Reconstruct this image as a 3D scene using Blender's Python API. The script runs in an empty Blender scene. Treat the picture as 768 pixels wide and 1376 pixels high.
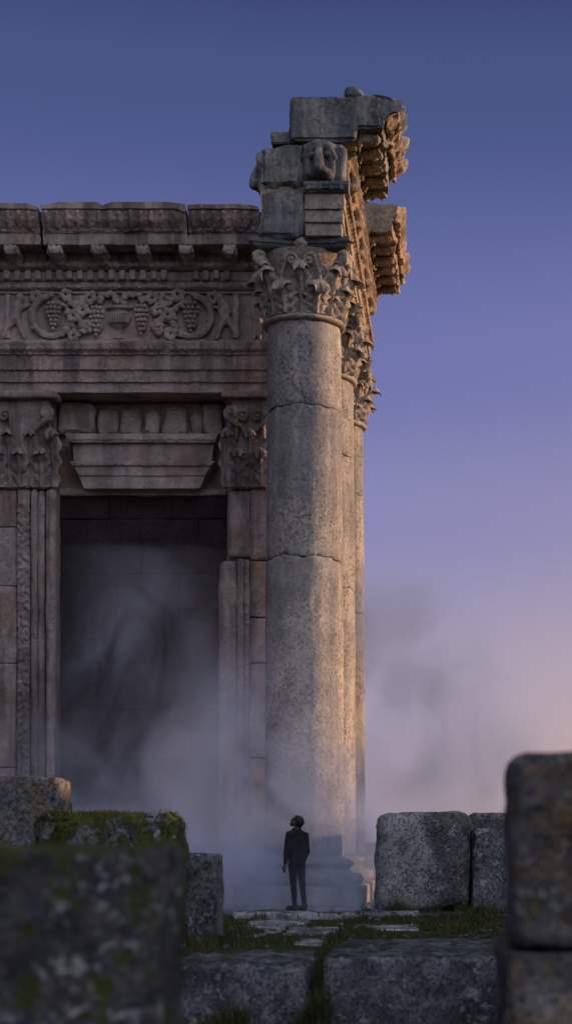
import bpy, math, random
import numpy as np
from mathutils import Vector
random.seed(7)
RNG = np.random.default_rng(7)
S = bpy.context.scene
COL = S.collection
F = 2244.0          # focal length of the photograph in its own pixels
CX, CY = 610.0, 1130.0
CAM_Z = 1.295
def X(px, d): return (px - CX) * d / F
def Z(py, d): return CAM_Z + (CY - py) * d / F

# ------------------------------------------------------------------ noise
def _h(ix, iy, iz, seed):
    h = (ix.astype(np.int64) * 374761393 + iy.astype(np.int64) * 668265263 + iz.astype(np.int64) * 2147483647 + seed * 974711) & 0xFFFFFFFF
    h = ((h ^ (h >> 13)) * 1274126177) & 0xFFFFFFFF
    h = ((h ^ (h >> 15)) * 2246822519) & 0xFFFFFFFF
    return ((h ^ (h >> 16)) & 0xFFFFFF) / float(0xFFFFFF) * 2 - 1
def vnoise(p, seed=0):
    i = np.floor(p); f = p - i; i = i.astype(np.int64)
    f = f * f * f * (f * (f * 6 - 15) + 10)
    out = np.zeros(len(p))
    for dx in (0, 1):
        for dy in (0, 1):
            for dz in (0, 1):
                w = (f[:, 0] if dx else 1 - f[:, 0]) * (f[:, 1] if dy else 1 - f[:, 1]) * (f[:, 2] if dz else 1 - f[:, 2])
                out += w * _h(i[:, 0] + dx, i[:, 1] + dy, i[:, 2] + dz, seed)
    return out
def fbm(p, octv=4, seed=0):
    a, s, t = 1.0, 0.0, 0.0
    out = np.zeros(len(p))
    for o in range(octv):
        out += a * vnoise(p * (2.03 ** o) + 17.3 * o, seed + o); t += a; a *= .5
    return out / t

# ------------------------------------------------------------------ mesh builder
class MB:
    def __init__(s): s.v = []; s.f = []; s.n = 0
    def add(s, v, f):
        v = np.asarray(v, float).reshape(-1, 3); o = s.n
        s.v.append(v); s.f.extend([tuple(int(i) + o for i in q) for q in f]); s.n += len(v); return s
    def verts(s): return np.concatenate(s.v) if s.v else np.zeros((0, 3))
    def rough(s, amp, freq, octv=3, seed=0):
        """Wear: pushes every vertex by a vector of noise."""
        v = s.verts()
        d = np.stack([fbm(v * freq + k * 31.7, octv, seed + 11 * k) for k in range(3)], 1)
        s.v = [v + amp * d]; return s
    def build(s, name, mat, parent=None, smooth=35, loc=None, origin=None):
        me = bpy.data.meshes.new(name)
        v = s.verts()
        o = np.zeros(3)
        if parent is not None: o = np.array(wloc(parent))
        if origin is not None: o = np.array(origin)
        me.from_pydata((v - o).tolist(), [], s.f); me.update()
        if smooth:
            me.polygons.foreach_set('use_smooth', [True] * len(me.polygons))
            me.set_sharp_from_angle(angle=math.radians(smooth))
        ob = bpy.data.objects.new(name, me); COL.objects.link(ob)
        for m in (mat if isinstance(mat, (list, tuple)) else [mat]): me.materials.append(m)
        if parent is not None:
            ob.parent = parent; ob.location = o - np.array(wloc(parent))
        else: ob.location = o
        return ob
def wloc(o):
    p = Vector(o.location)
    while o.parent is not None:
        o = o.parent; p += Vector(o.location)
    return p
def tag(o, label=None, cat=None, group=None, kind=None):
    if label: o['label'] = label
    if cat: o['category'] = cat
    if group: o['group'] = group
    if kind: o['kind'] = kind
    return o
def empty(name, loc, label, cat, group=None):
    o = bpy.data.objects.new(name, None); COL.objects.link(o); o.location = loc; o.empty_display_size = .3
    return tag(o, label, cat, group)
def copy_tree(o, parent=None):
    c = o.copy(); COL.objects.link(c)
    if parent is not None: c.parent = parent
    for ch in [x for x in list(bpy.data.objects) if x.parent == o]: copy_tree(ch, c)
    return c

# ------------------------------------------------------------------ shapes
def _axis(lo, hi, step, r):
    a = [lo, lo + r * .15, lo + r * .45, lo + r]
    n = max(1, int(round((hi - lo - 2 * r) / step)))
    a += list(np.linspace(lo + r, hi - r, n + 1))[1:]
    a += [hi - r * .45, hi - r * .15, hi]
    return np.array(a)
def rbox(mb, lo, hi, step=.1, r=.03, amp=.01, freq=3., seed=0, chip=0., shape=None, octv=4):
    """A stone block: rounded box, fine enough to carry worn faces and chipped edges."""
    lo = np.array(lo, float); hi = np.array(hi, float)
    r = min(r, .45 * (hi - lo).min())
    ax = [_axis(lo[k], hi[k], step, r) for k in range(3)]
    V, Q, idx = [], [], {}
    def vid(i, j, k):
        t = (i, j, k)
        if t not in idx: idx[t] = len(V); V.append((ax[0][i], ax[1][j], ax[2][k]))
        return idx[t]
    n = [len(a) - 1 for a in ax]
    for i in range(n[0]):
        for j in range(n[1]):
            Q.append((vid(i, j, 0), vid(i, j + 1, 0), vid(i + 1, j + 1, 0), vid(i + 1, j, 0)))
            Q.append((vid(i, j, n[2]), vid(i + 1, j, n[2]), vid(i + 1, j + 1, n[2]), vid(i, j + 1, n[2])))
    for i in range(n[0]):
        for k in range(n[2]):
            Q.append((vid(i, 0, k), vid(i + 1, 0, k), vid(i + 1, 0, k + 1), vid(i, 0, k + 1)))
            Q.append((vid(i, n[1], k), vid(i, n[1], k + 1), vid(i + 1, n[1], k + 1), vid(i + 1, n[1], k)))
    for j in range(n[1]):
        for k in range(n[2]):
            Q.append((vid(0, j, k), vid(0, j, k + 1), vid(0, j + 1, k + 1), vid(0, j + 1, k)))
            Q.append((vid(n[0], j, k), vid(n[0], j + 1, k), vid(n[0], j + 1, k + 1), vid(n[0], j, k + 1)))
    P = np.array(V)
    inner = np.clip(P, lo + r, hi - r)
    d = P - inner; L = np.linalg.norm(d, axis=1, keepdims=True); L[L < 1e-9] = 1
    nrm = d / L; P = inner + nrm * r
    edge = (np.abs(nrm) > .25).sum(1) - 1
    disp = amp * fbm(P * freq, octv, seed)
    if chip:
        c = fbm(P * (freq * .8) + 91, 3, seed + 5)
        disp = disp - chip * np.clip(c - .05, 0, 1) * (.25 + 1.2 * np.clip(edge, 0, 2))
    P = P + nrm * disp[:, None]
    if shape is not None: P = shape(P)
    mb.add(P, Q); return mb
def box(mb, lo, hi):
    x0, y0, z0 = lo; x1, y1, z1 = hi
    mb.add([(x0,y0,z0),(x1,y0,z0),(x1,y1,z0),(x0,y1,z0),(x0,y0,z1),(x1,y0,z1),(x1,y1,z1),(x0,y1,z1)],
           [(0,3,2,1),(4,5,6,7),(0,1,5,4),(1,2,6,5),(2,3,7,6),(3,0,4,7)]); return mb
def sweep(mb, prof, a0, a1, place, step=.25, dens=.12):
    """Runs a closed profile [(out, z)] from a0 to a1; place(out, z, a) gives the point."""
    P = []
    for i in range(len(prof)):
        p, q = np.array(prof[i], float), np.array(prof[(i + 1) % len(prof)], float)
        n = max(1, int(np.linalg.norm(q - p) / dens))
        for t in range(n): P.append(p + (q - p) * t / n)
    n = max(1, int(round((a1 - a0) / step))); m = len(P)
    V = [place(p[0], p[1], a) for a in np.linspace(a0, a1, n + 1) for p in P]
    Q = [(i * m + j, i * m + (j + 1) % m, (i + 1) * m + (j + 1) % m, (i + 1) * m + j) for i in range(n) for j in range(m)]
    Q += [tuple(range(m))[::-1], tuple(n * m + j for j in range(m))]
    mb.add(V, Q); return mb
def lathe(mb, prof, c=(0, 0, 0), seg=64, caps=True, arc=None):
    n = len(prof); V = []
    for i in range(seg):
        a = 2 * math.pi * i / seg
        for r, z in prof: V.append((c[0] + r * math.cos(a), c[1] + r * math.sin(a), c[2] + z))
    Q = [(i * n + j, ((i + 1) % seg) * n + j, ((i + 1) % seg) * n + j + 1, i * n + j + 1) for i in range(seg) for j in range(n - 1)]
    if caps:
        Q += [tuple(i * n for i in range(seg))[::-1], tuple(i * n + n - 1 for i in range(seg))]
    mb.add(V, Q); return mb
def tube(mb, pts, rad, sides=8, flat=1.0):
    pts = [Vector(p) for p in pts]; n = len(pts)
    if not hasattr(rad, '__len__'): rad = [rad] * n
    T = []
    for i in range(n):
        t = pts[min(i + 1, n - 1)] - pts[max(i - 1, 0)]; T.append(t.normalized() if t.length > 1e-9 else Vector((0, 0, 1)))
    u = T[0].orthogonal().normalized(); V = []
    for i in range(n):
        u = (u - T[i] * u.dot(T[i])); u = u.normalized() if u.length > 1e-6 else T[i].orthogonal().normalized()
        w = T[i].cross(u)
        for k in range(sides):
            a = 2 * math.pi * k / sides
            V.append(tuple(pts[i] + (u * math.cos(a) + w * math.sin(a) * flat) * rad[i]))
    Q = [(i * sides + k, i * sides + (k + 1) % sides, (i + 1) * sides + (k + 1) % sides, (i + 1) * sides + k) for i in range(n - 1) for k in range(sides)]
    Q += [tuple(range(sides))[::-1], tuple((n - 1) * sides + k for k in range(sides))]
    mb.add(V, Q); return mb
def ball(mb, c, r, seg=10, ring=7):
    r = r if hasattr(r, '__len__') else (r, r, r); V = [(c[0], c[1], c[2] - r[2])]; Q = []
    for i in range(1, ring):
        b = math.pi * i / ring
        for k in range(seg):
            a = 2 * math.pi * k / seg
            V.append((c[0] + r[0] * math.sin(b) * math.cos(a), c[1] + r[1] * math.sin(b) * math.sin(a), c[2] - r[2] * math.cos(b)))
    V.append((c[0], c[1], c[2] + r[2])); top = len(V) - 1
    Q += [(0, 1 + (k + 1) % seg, 1 + k) for k in range(seg)]
    for i in range(ring - 2):
        for k in range(seg):
            a = 1 + i * seg; Q.append((a + k, a + (k + 1) % seg, a + seg + (k + 1) % seg, a + seg + k))
    a = 1 + (ring - 2) * seg
    Q += [(a + k, a + (k + 1) % seg, top) for k in range(seg)]
    mb.add(V, Q); return mb
def limb(mb, pts, rad, seg=12):
    """A tapered limb with round ends."""
    tube(mb, pts, rad, seg)
    for p, r in zip(pts, rad): ball(mb, p, r, seg, 8)
    return mb
def fuse(mb, voxel, smooth=4):
    """Melts overlapping shapes into ONE continuous surface, as carved or grown."""
    me = bpy.data.meshes.new('tmp'); me.from_pydata(mb.verts().tolist(), [], mb.f); me.update()
    ob = bpy.data.objects.new('tmp', me); COL.objects.link(ob)
    m = ob.modifiers.new('r', 'REMESH'); m.mode = 'VOXEL'; m.voxel_size = voxel
    if smooth:
        k = ob.modifiers.new('s', 'SMOOTH'); k.iterations = smooth; k.factor = .5
    ev = ob.evaluated_get(bpy.context.evaluated_depsgraph_get()); em = ev.to_mesh()
    out = MB()
    v = np.empty(len(em.vertices) * 3); em.vertices.foreach_get('co', v)
    out.add(v.reshape(-1, 3), [tuple(p.vertices) for p in em.polygons])
    ev.to_mesh_clear(); bpy.data.objects.remove(ob); bpy.data.meshes.remove(me)
    return out

# ------------------------------------------------------------------ materials
class NT:
    def __init__(s, name, vol=False):
        s.m = bpy.data.materials.new(name); s.m.use_nodes = True; s.t = s.m.node_tree; s.t.nodes.clear()
    def n(s, kind, **kw):
        x = s.t.nodes.new(kind)
        for k, v in kw.items():
            if k.startswith('i_'):
                key = k[2:]; x.inputs[int(key) if key.isdigit() else key.replace('_', ' ')].default_value = v
            else: setattr(x, k, v)
        return x
    def l(s, a, b): s.t.links.new(a, b)
def noise_node(T, vec, scale, detail=6, rough=.6, dist=0.):
    x = T.n('ShaderNodeTexNoise', i_Scale=scale, i_Detail=detail, i_Roughness=rough, i_Distortion=dist); T.l(vec, x.inputs['Vector']); return x.outputs['Fac']
def ramp_node(T, fac, a, b, lo=0., hi=1.):
    x = T.n('ShaderNodeMapRange', interpolation_type='SMOOTHSTEP', i_1=a, i_2=b, i_3=lo, i_4=hi); T.l(fac, x.inputs[0]); return x.outputs[0]
def mixc(T, fac, a, b, mode='MIX'):
    x = T.n('ShaderNodeMix', data_type='RGBA', blend_type=mode)
    for s, v in ((x.inputs[0], fac), (x.inputs[6], a), (x.inputs[7], b)):
        if hasattr(v, 'links'): T.l(v, s)
        else: s.default_value = v if not hasattr(v, '__len__') else (*v[:3], 1)
    return x.outputs[2]
def mathn(T, op, a, b=0.):
    x = T.n('ShaderNodeMath', operation=op)
    for s, v in ((x.inputs[0], a), (x.inputs[1], b)):
        if hasattr(v, 'links'): T.l(v, s)
        else: s.default_value = v
    return x.outputs[0]
def stone(name, c1, c2, dark=(.06, .06, .07), dark_amt=.5, streak=.6, warm=None, warm_amt=0., lichen=0., yellow=0., moss=0.,
          pit=.5, scale=1., bump=.6, seed=0., courses=None, dark_lo=.50, mossc=(.035, .055, .012), fine_k=.42, rain=0., pit_all=.12):
    """Weathered limestone: two base tones, dark rain streaks, patches, pits, lichen and moss."""
    T = NT(name)
    geo = T.n('ShaderNodeNewGeometry')
    add = T.n('ShaderNodeVectorMath', operation='ADD', i_1=(seed, seed * 1.7, seed * .3)); T.l(geo.outputs['Position'], add.inputs[0])
    pos = add.outputs[0]
    st = T.n('ShaderNodeVectorMath', operation='MULTIPLY', i_1=(1, 1, .16)); T.l(pos, st.inputs[0]); stv = st.outputs[0]
    big = noise_node(T, pos, .55 * scale, 5, .6, .3)
    mid = noise_node(T, pos, 2.6 * scale, 8, .68, .2)
    fine = noise_node(T, pos, 17 * scale, 6, .7)
    strk = noise_node(T, stv, 2.1 * scale, 7, .65, .3)
    col = mixc(T, ramp_node(T, mid, .38, .64), c1, c2)
    if warm is not None:
        col = mixc(T, ramp_node(T, noise_node(T, pos, .9 * scale, 5, .6), .48, .66, 0, warm_amt), col, warm)
    k = mathn(T, 'ADD', mathn(T, 'MULTIPLY', strk, streak), mathn(T, 'MULTIPLY', big, 1 - streak))
    k = mathn(T, 'ADD', k, mathn(T, 'MULTIPLY', mathn(T, 'SUBTRACT', fine, .5), .45))
    col = mixc(T, ramp_node(T, k, dark_lo, dark_lo + .12, 0, dark_amt), col, dark)
    if rain:
        rv = T.n('ShaderNodeVectorMath', operation='MULTIPLY', i_1=(1, 1, .055)); T.l(pos, rv.inputs[0])
        rk = mathn(T, 'MULTIPLY', ramp_node(T, noise_node(T, rv.outputs[0], 2.4, 6, .62, .2), .44, .58), ramp_node(T, noise_node(T, pos, .34, 4, .6), .38, .62))
        col = mixc(T, mathn(T, 'MULTIPLY', rk, rain), col, tuple(1.1 * k for k in dark))
    vor = T.n('ShaderNodeTexVoronoi', feature='F1', i_Scale=9 * scale, i_Detail=2., i_Randomness=1.); T.l(pos, vor.inputs['Vector'])
    pm = noise_node(T, pos, 1.3 * scale, 4, .6)
    pits = mathn(T, 'MULTIPLY', ramp_node(T, vor.outputs['Distance'], .26, .08), ramp_node(T, pm, .45, .6))
    n2 = noise_node(T, pos, 13 * scale, 7, .75, .4)
    pits2 = mathn(T, 'MULTIPLY', ramp_node(T, n2, .47, .38), ramp_node(T, noise_node(T, pos, .8 * scale, 5, .65, .5), .44, .60, pit_all, 1.))
    pall = mathn(T, 'MAXIMUM', pits, pits2)
    col = mixc(T, mathn(T, 'MULTIPLY', pall, pit * .75), col, dark)
    col = mixc(T, 1.0, col, mixc(T, ramp_node(T, fine, .3, .7), (1 - fine_k, 1 - fine_k, 1 - fine_k), (1 + .8 * fine_k, 1 + .78 * fine_k, 1 + .74 * fine_k)), 'MULTIPLY')
    if lichen:
        a = ramp_node(T, noise_node(T, pos, 5.2 * scale, 7, .72, .6), .53, .6, 0, 1)
        b = ramp_node(T, noise_node(T, pos, 1.1 * scale, 3, .5), .40, .55)
        col = mixc(T, mathn(T, 'MULTIPLY', mathn(T, 'MULTIPLY', a, b), lichen), col, (.34, .35, .34))
    nz = T.n('ShaderNodeSeparateXYZ'); T.l(geo.outputs['Normal'], nz.inputs[0])
    if yellow:
        a = ramp_node(T, noise_node(T, pos, 3.1 * scale, 7, .7, .5), .46, .58)
        col = mixc(T, mathn(T, 'MULTIPLY', a, yellow), col, (.30, .17, .025))
    if moss:
        a = mathn(T, 'ADD', noise_node(T, pos, 2.4 * scale, 7, .68, .3), mathn(T, 'MULTIPLY', nz.outputs['Z'], .16))
        col = mixc(T, ramp_node(T, a, .71 - .30 * moss, .79 - .30 * moss), col, mixc(T, fine, mossc, tuple(1.9 * c for c in mossc)))
    h = mathn(T, 'ADD', mathn(T, 'MULTIPLY', mid, .5), mathn(T, 'MULTIPLY', fine, .28))
    h = mathn(T, 'SUBTRACT', h, mathn(T, 'MULTIPLY', pall, .35 * pit + .05))
    h = mathn(T, 'ADD', h, mathn(T, 'MULTIPLY', noise_node(T, pos, 60 * scale, 4, .7), .10))
    if courses:
        sx = T.n('ShaderNodeSeparateXYZ'); T.l(geo.outputs['Position'], sx.inputs[0])
        cv = T.n('ShaderNodeCombineXYZ'); T.l(sx.outputs['X'], cv.inputs[0]); T.l(sx.outputs['Z'], cv.inputs[1])
        wob = T.n('ShaderNodeVectorMath', operation='ADD'); T.l(cv.outputs[0], wob.inputs[0])
        wn = T.n('ShaderNodeVectorMath', operation='SCALE', i_Scale=.02)
        nn = T.n('ShaderNodeTexNoise', i_Scale=3.); T.l(pos, nn.inputs['Vector']); T.l(nn.outputs['Color'], wn.inputs[0]); T.l(wn.outputs[0], wob.inputs[1])
        br = T.n('ShaderNodeTexBrick', offset=.43, i_Scale=1., i_Brick_Width=courses[0], i_Row_Height=courses[1], i_Mortar_Size=.012, i_Mortar_Smooth=.3, i_Bias=0.)
        br.inputs['Color1'].default_value = (.8, .78, .76, 1); br.inputs['Color2'].default_value = (1.15, 1.1, 1.05, 1); br.inputs['Mortar'].default_value = (.35, .33, .32, 1)
        T.l(wob.outputs[0], br.inputs['Vector'])
        col = mixc(T, 1.0, col, br.outputs['Color'], 'MULTIPLY')
        h = mathn(T, 'SUBTRACT', h, mathn(T, 'MULTIPLY', br.outputs['Fac'], .5))
    bs = T.n('ShaderNodeBsdfPrincipled', i_Roughness=.92); bs.inputs['Specular IOR Level'].default_value = .2
    T.l(col, bs.inputs['Base Color'])
    bp = T.n('ShaderNodeBump', i_Strength=min(1, bump), i_Distance=.08 / max(.5, scale)); T.l(h, bp.inputs['Height']); T.l(bp.outputs[0], bs.inputs['Normal'])
    out = T.n('ShaderNodeOutputMaterial'); T.l(bs.outputs[0], out.inputs[0])
    return T.m
def plain(name, c, c2=None, rough=.85, scale=30., sss=0., spec=.2):
    T = NT(name); geo = T.n('ShaderNodeTexCoord')
    col = mixc(T, ramp_node(T, noise_node(T, geo.outputs['Object'], scale, 5, .6), .35, .65), c, c2 or tuple(.7 * x for x in c))
    bs = T.n('ShaderNodeBsdfPrincipled', i_Roughness=rough); bs.inputs['Specular IOR Level'].default_value = spec
    T.l(col, bs.inputs['Base Color']); out = T.n('ShaderNodeOutputMaterial'); T.l(bs.outputs[0], out.inputs[0]); return T.m
SKY_STOPS = [(0.0, (174, 156, 166)), (.10, (166, 158, 182)), (.188, (134, 135, 182)), (.27, (110, 115, 171)), (.417, (71, 84, 132)), (.46, (60, 70, 115)), (1.0, (34, 44, 84))]
GLOW_AZ, GLOW_LO, GLOW_K, GLOW_C = 16.0, .945, .95, (244, 200, 158)
EXPO, FSTOP = 0.35, .9
BACK_KEY_C = (1.15, 1.22, 1.50); BACK_KEY_D, BACK_KEY_LO, BACK_KEY_HI = (.45, -.62, .68), .55, .98
SKY_K, NISH_K = 1 / 2 ** EXPO, .002
SUN_E, SUN_C = 5.0, (1., .60, .34)
STEP = .8
MD_B, MD_B2, MD_G, MD_C = .58, .45, -.5, (.66, .74, .95, 1)
# billows: px, py in the photograph, distance, radii, density
PUFFS = [(420, 1130, 32.8, 3.6, 2.2, 2.4, .85), (345, 1010, 33.4, 2.2, 2.0, 3.2, .45), (265, 1040, 35.2, 2.0, 1.6, 2.4, .46), (190, 860, 36.0, 2.6, 1.4, 3.6, .26), (110, 1060, 35.5, 3.5, 2.0, 2.4, .24)]
PUFFS2 = [(525, 850, 42., 3.0, 3.6, 2.4, .36), (575, 910, 42., 2.8, 3.6, 2.2, .42), (560, 1020, 42., 3.4, 3.6, 2.4, .40), (690, 1040, 42., 3.0, 3.6, 2.2, .28)]
# ------------------------------------------------------------------ the temple's stones
M_col = stone('column_limestone', (.41, .36, .305), (.29, .26, .225), dark=(.085, .092, .108), dark_amt=.5, streak=.35, pit=.6, bump=.9, seed=3, lichen=.2, dark_lo=.49, rain=.55)
M_cap = stone('carved_limestone', (.38, .325, .265), (.27, .225, .185), dark=(.07, .065, .06), dark_amt=.55, streak=.4, pit=.4, bump=.7, seed=8)
M_ent = stone('entablature_limestone', (.38, .345, .31), (.27, .255, .24), dark=(.055, .066, .075), dark_amt=.8, streak=.6, pit=.6, bump=1., seed=14, dark_lo=.43, rain=.95, fine_k=.5)
M_cor = stone('cornice_limestone', (.36, .275, .195), (.25, .185, .13), dark=(.055, .05, .045), dark_amt=.6, streak=.4, pit=.5, bump=.8, seed=21)
M_fac = stone('portal_limestone', (.45, .345, .295), (.315, .24, .205), dark=(.065, .058, .06), dark_amt=.55, streak=.45, warm=(.28, .16, .10), warm_amt=.7, pit=.45, bump=.8, seed=30, fine_k=.3, rain=.65)
M_fri = stone('frieze_limestone', (.45, .36, .315), (.335, .265, .23), dark=(.06, .052, .05), dark_amt=.45, streak=.3, warm=(.24, .145, .105), warm_amt=.6, pit=.3, bump=.6, seed=37, fine_k=.28, rain=.4)
M_cell = stone('cella_wall_shaded', (.036, .027, .025), (.024, .019, .019), dark=(.016, .014, .015), dark_amt=.6, streak=.7, pit=.3, bump=.7, seed=44)  # shade of the door recess put into the colour, far below the other limestone
M_jamb = stone('jamb_limestone', (.34, .275, .24), (.23, .185, .165), dark=(.06, .05, .048), dark_amt=.6, streak=.9, fine_k=.3, rain=.8, warm=(.22, .12, .07), warm_amt=.6, pit=.4, bump=.7, seed=51)

def leaf(mb, base, out, tan, H, W, curl=.1, lean=.12, th=.05, seed=0, nv=16, nu=13):
    """One acanthus leaf: lobed edge, ribs, the tip rolled outward and down."""
    out = Vector(out).normalized(); tan = Vector(tan).normalized(); up = Vector((0, 0, 1)); base = Vector(base)
    rs = random.Random(seed); tipk = rs.uniform(.72, 1.08)
    F_, B_ = [], []
    for iv in range(nv):
        v = iv / (nv - 1)
        if v < .62:
            t = v / .62; o = lean * t ** 1.6; z = H * .86 * t; no, nz = 1.0, 0.0
        else:
            a = (v - .62) / .38 * math.pi * 1.15 * tipk
            o = lean + curl * (1 - math.cos(a)); z = H * .86 + curl * 1.2 * math.sin(a); no, nz = math.cos(a), math.sin(a) * .8
        calm = 1 - min(1, max(0, (v - .62) / .15)); lobe = .5 + .5 * math.cos(2 * math.pi * (4.2 * v - .35)) if calm > 0 else 1; lobe = lobe * calm + .8 * (1 - calm)
        w = W * (.70 + .34 * math.sin(math.pi * min(1, v * 1.2))) * (1 - .30 * (1 - lobe))
        if v > .72: w *= 1 - 1.5 * (v - .72)
        for iu in range(nu):
            u = iu / (nu - 1) * 2 - 1; au = abs(u)
            fing = .5 + .5 * math.cos(2 * math.pi * (4.2 * (v - .16 * au) - .35))      # leaf fingers sweep up and out
            rel = .15 * W * (1 - u * u) + .13 * W * (fing - .5) * min(1, au * 2.2) * (.25 + .75 * calm) + .07 * W * max(0, 1 - au * 4.5) - .05 * W * math.exp(-((au - .3) / .1) ** 2)
            p = base + tan * (u * w * .5) + out * (o + rel * no) + up * (z + rel * nz - .05 * H * au * au * (v > .3))
            F_.append(tuple(p)); B_.append(tuple(p - out * th * no - up * th * nz))
    n = nv * nu; Q = []
    for i in range(nv - 1):
        for j in range(nu - 1):
            a = i * nu + j; Q.append((a, a + 1, a + nu + 1, a + nu)); Q.append((n + a, n + a + nu, n + a + nu + 1, n + a + 1))
    rim = [j for j in range(nu)] + [i * nu + nu - 1 for i in range(1, nv)] + [(nv - 1) * nu + j for j in range(nu - 2, -1, -1)] + [i * nu for i in range(nv - 2, 0, -1)]
    for a, b in zip(rim, rim[1:] + rim[:1]): Q.append((a, n + a, n + b, b))
    mb.add(F_ + B_, Q); return mb
def spiral(mb, c, u, w, r0, r1, turns, rad, start=0., lead=None, sides=7, n=40):
    c, u, w = Vector(c), Vector(u).normalized(), Vector(w).normalized(); pts, rr = [], []
    if lead:
        for i, p in enumerate(lead): pts.append(Vector(p)); rr.append(rad * .8)
    for i in range(n):
        t = i / (n - 1); a = start + t * turns * 2 * math.pi; r = r0 + (r1 - r0) * t ** .8
        pts.append(c + u * math.cos(a) * r + w * math.sin(a) * r); rr.append(rad * (1 - .5 * t))
    tube(mb, pts, rr, sides); ball(mb, c, (r1 + rad * .5), 8, 6); return mb

# ---- one column; its root is on the ground under the shaft
CZ0, CZ1, CZ2 = .98, 11.80, 13.24
def shaft_r(z):
    t = (z - CZ0) / (CZ1 - CZ0); return .805 - .065 * t - .012 * math.sin(math.pi * t) * -1
def drum(z0, z1, seed, parent, rag0, rag1):
    seg, mb = 132, MB(); zs = np.concatenate([[z0, z0 + .012, z0 + .04], np.arange(z0 + .1, z1 - .08, .07), [z1 - .04, z1 - .012, z1]])
    A = np.linspace(0, 2 * math.pi, seg, endpoint=False)
    zz, aa = np.meshgrid(zs, A, indexing='ij'); P0 = np.stack([np.cos(aa), np.sin(aa), zz * .9], -1).reshape(-1, 3)
    r = np.array([shaft_r(z) for z in zs])[:, None].repeat(seg, 1).ravel()
    z = zz.ravel().copy()
    jag = fbm(np.stack([np.cos(aa), np.sin(aa), aa * 0 + seed], -1).reshape(-1, 3) * 2.3, 5, 77)
    jag2 = fbm(np.stack([np.cos(aa), np.sin(aa), aa * 0 + seed + 1.0], -1).reshape(-1, 3) * 2.3, 5, 77)
    t = (z - z0) / (z1 - z0)
    z += rag0 * jag * np.clip(1 - t * 4, 0, 1) + rag1 * jag2 * np.clip(1 - (1 - t) * 4, 0, 1)
    n1 = fbm(P0 * 2.2, 4, seed); n2 = fbm(P0 * 9, 4, seed + 3); n3 = fbm(P0 * 1.1 + 7, 3, seed + 9)
    r = r + .010 * n1 + .006 * n2 - .035 * np.clip(n2 * .6 + n3 - .28, 0, 1)
    chip0 = np.clip(fbm(P0 * 4, 3, seed + 20) + .1, 0, 1)
    e = np.minimum(z - z.min(), z.max() - z)
    ed = np.minimum(np.clip(t * (z1 - z0), 0, 1), np.clip((1 - t) * (z1 - z0), 0, 1))
    r = r - (.012 + .09 * chip0 ** 1.5) * np.clip(1 - ed / .04, 0, 1) ** 1.5 - .02 * chip0 * np.clip(1 - ed / .16, 0, 1)
    c = np.array(wloc(parent))
    V = np.stack([c[0] + r * np.cos(aa.ravel()), c[1] + r * np.sin(aa.ravel()), c[2] + z], 1); m = len(zs)
    Q = [(i * seg + k, i * seg + (k + 1) % seg, (i + 1) * seg + (k + 1) % seg, (i + 1) * seg + k) for i in range(m - 1) for k in range(seg)]
    Q += [tuple(range(seg))[::-1], tuple((m - 1) * seg + k for k in range(seg))]
    return mb.add(V, Q).build('drum', M_col, parent)
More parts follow.
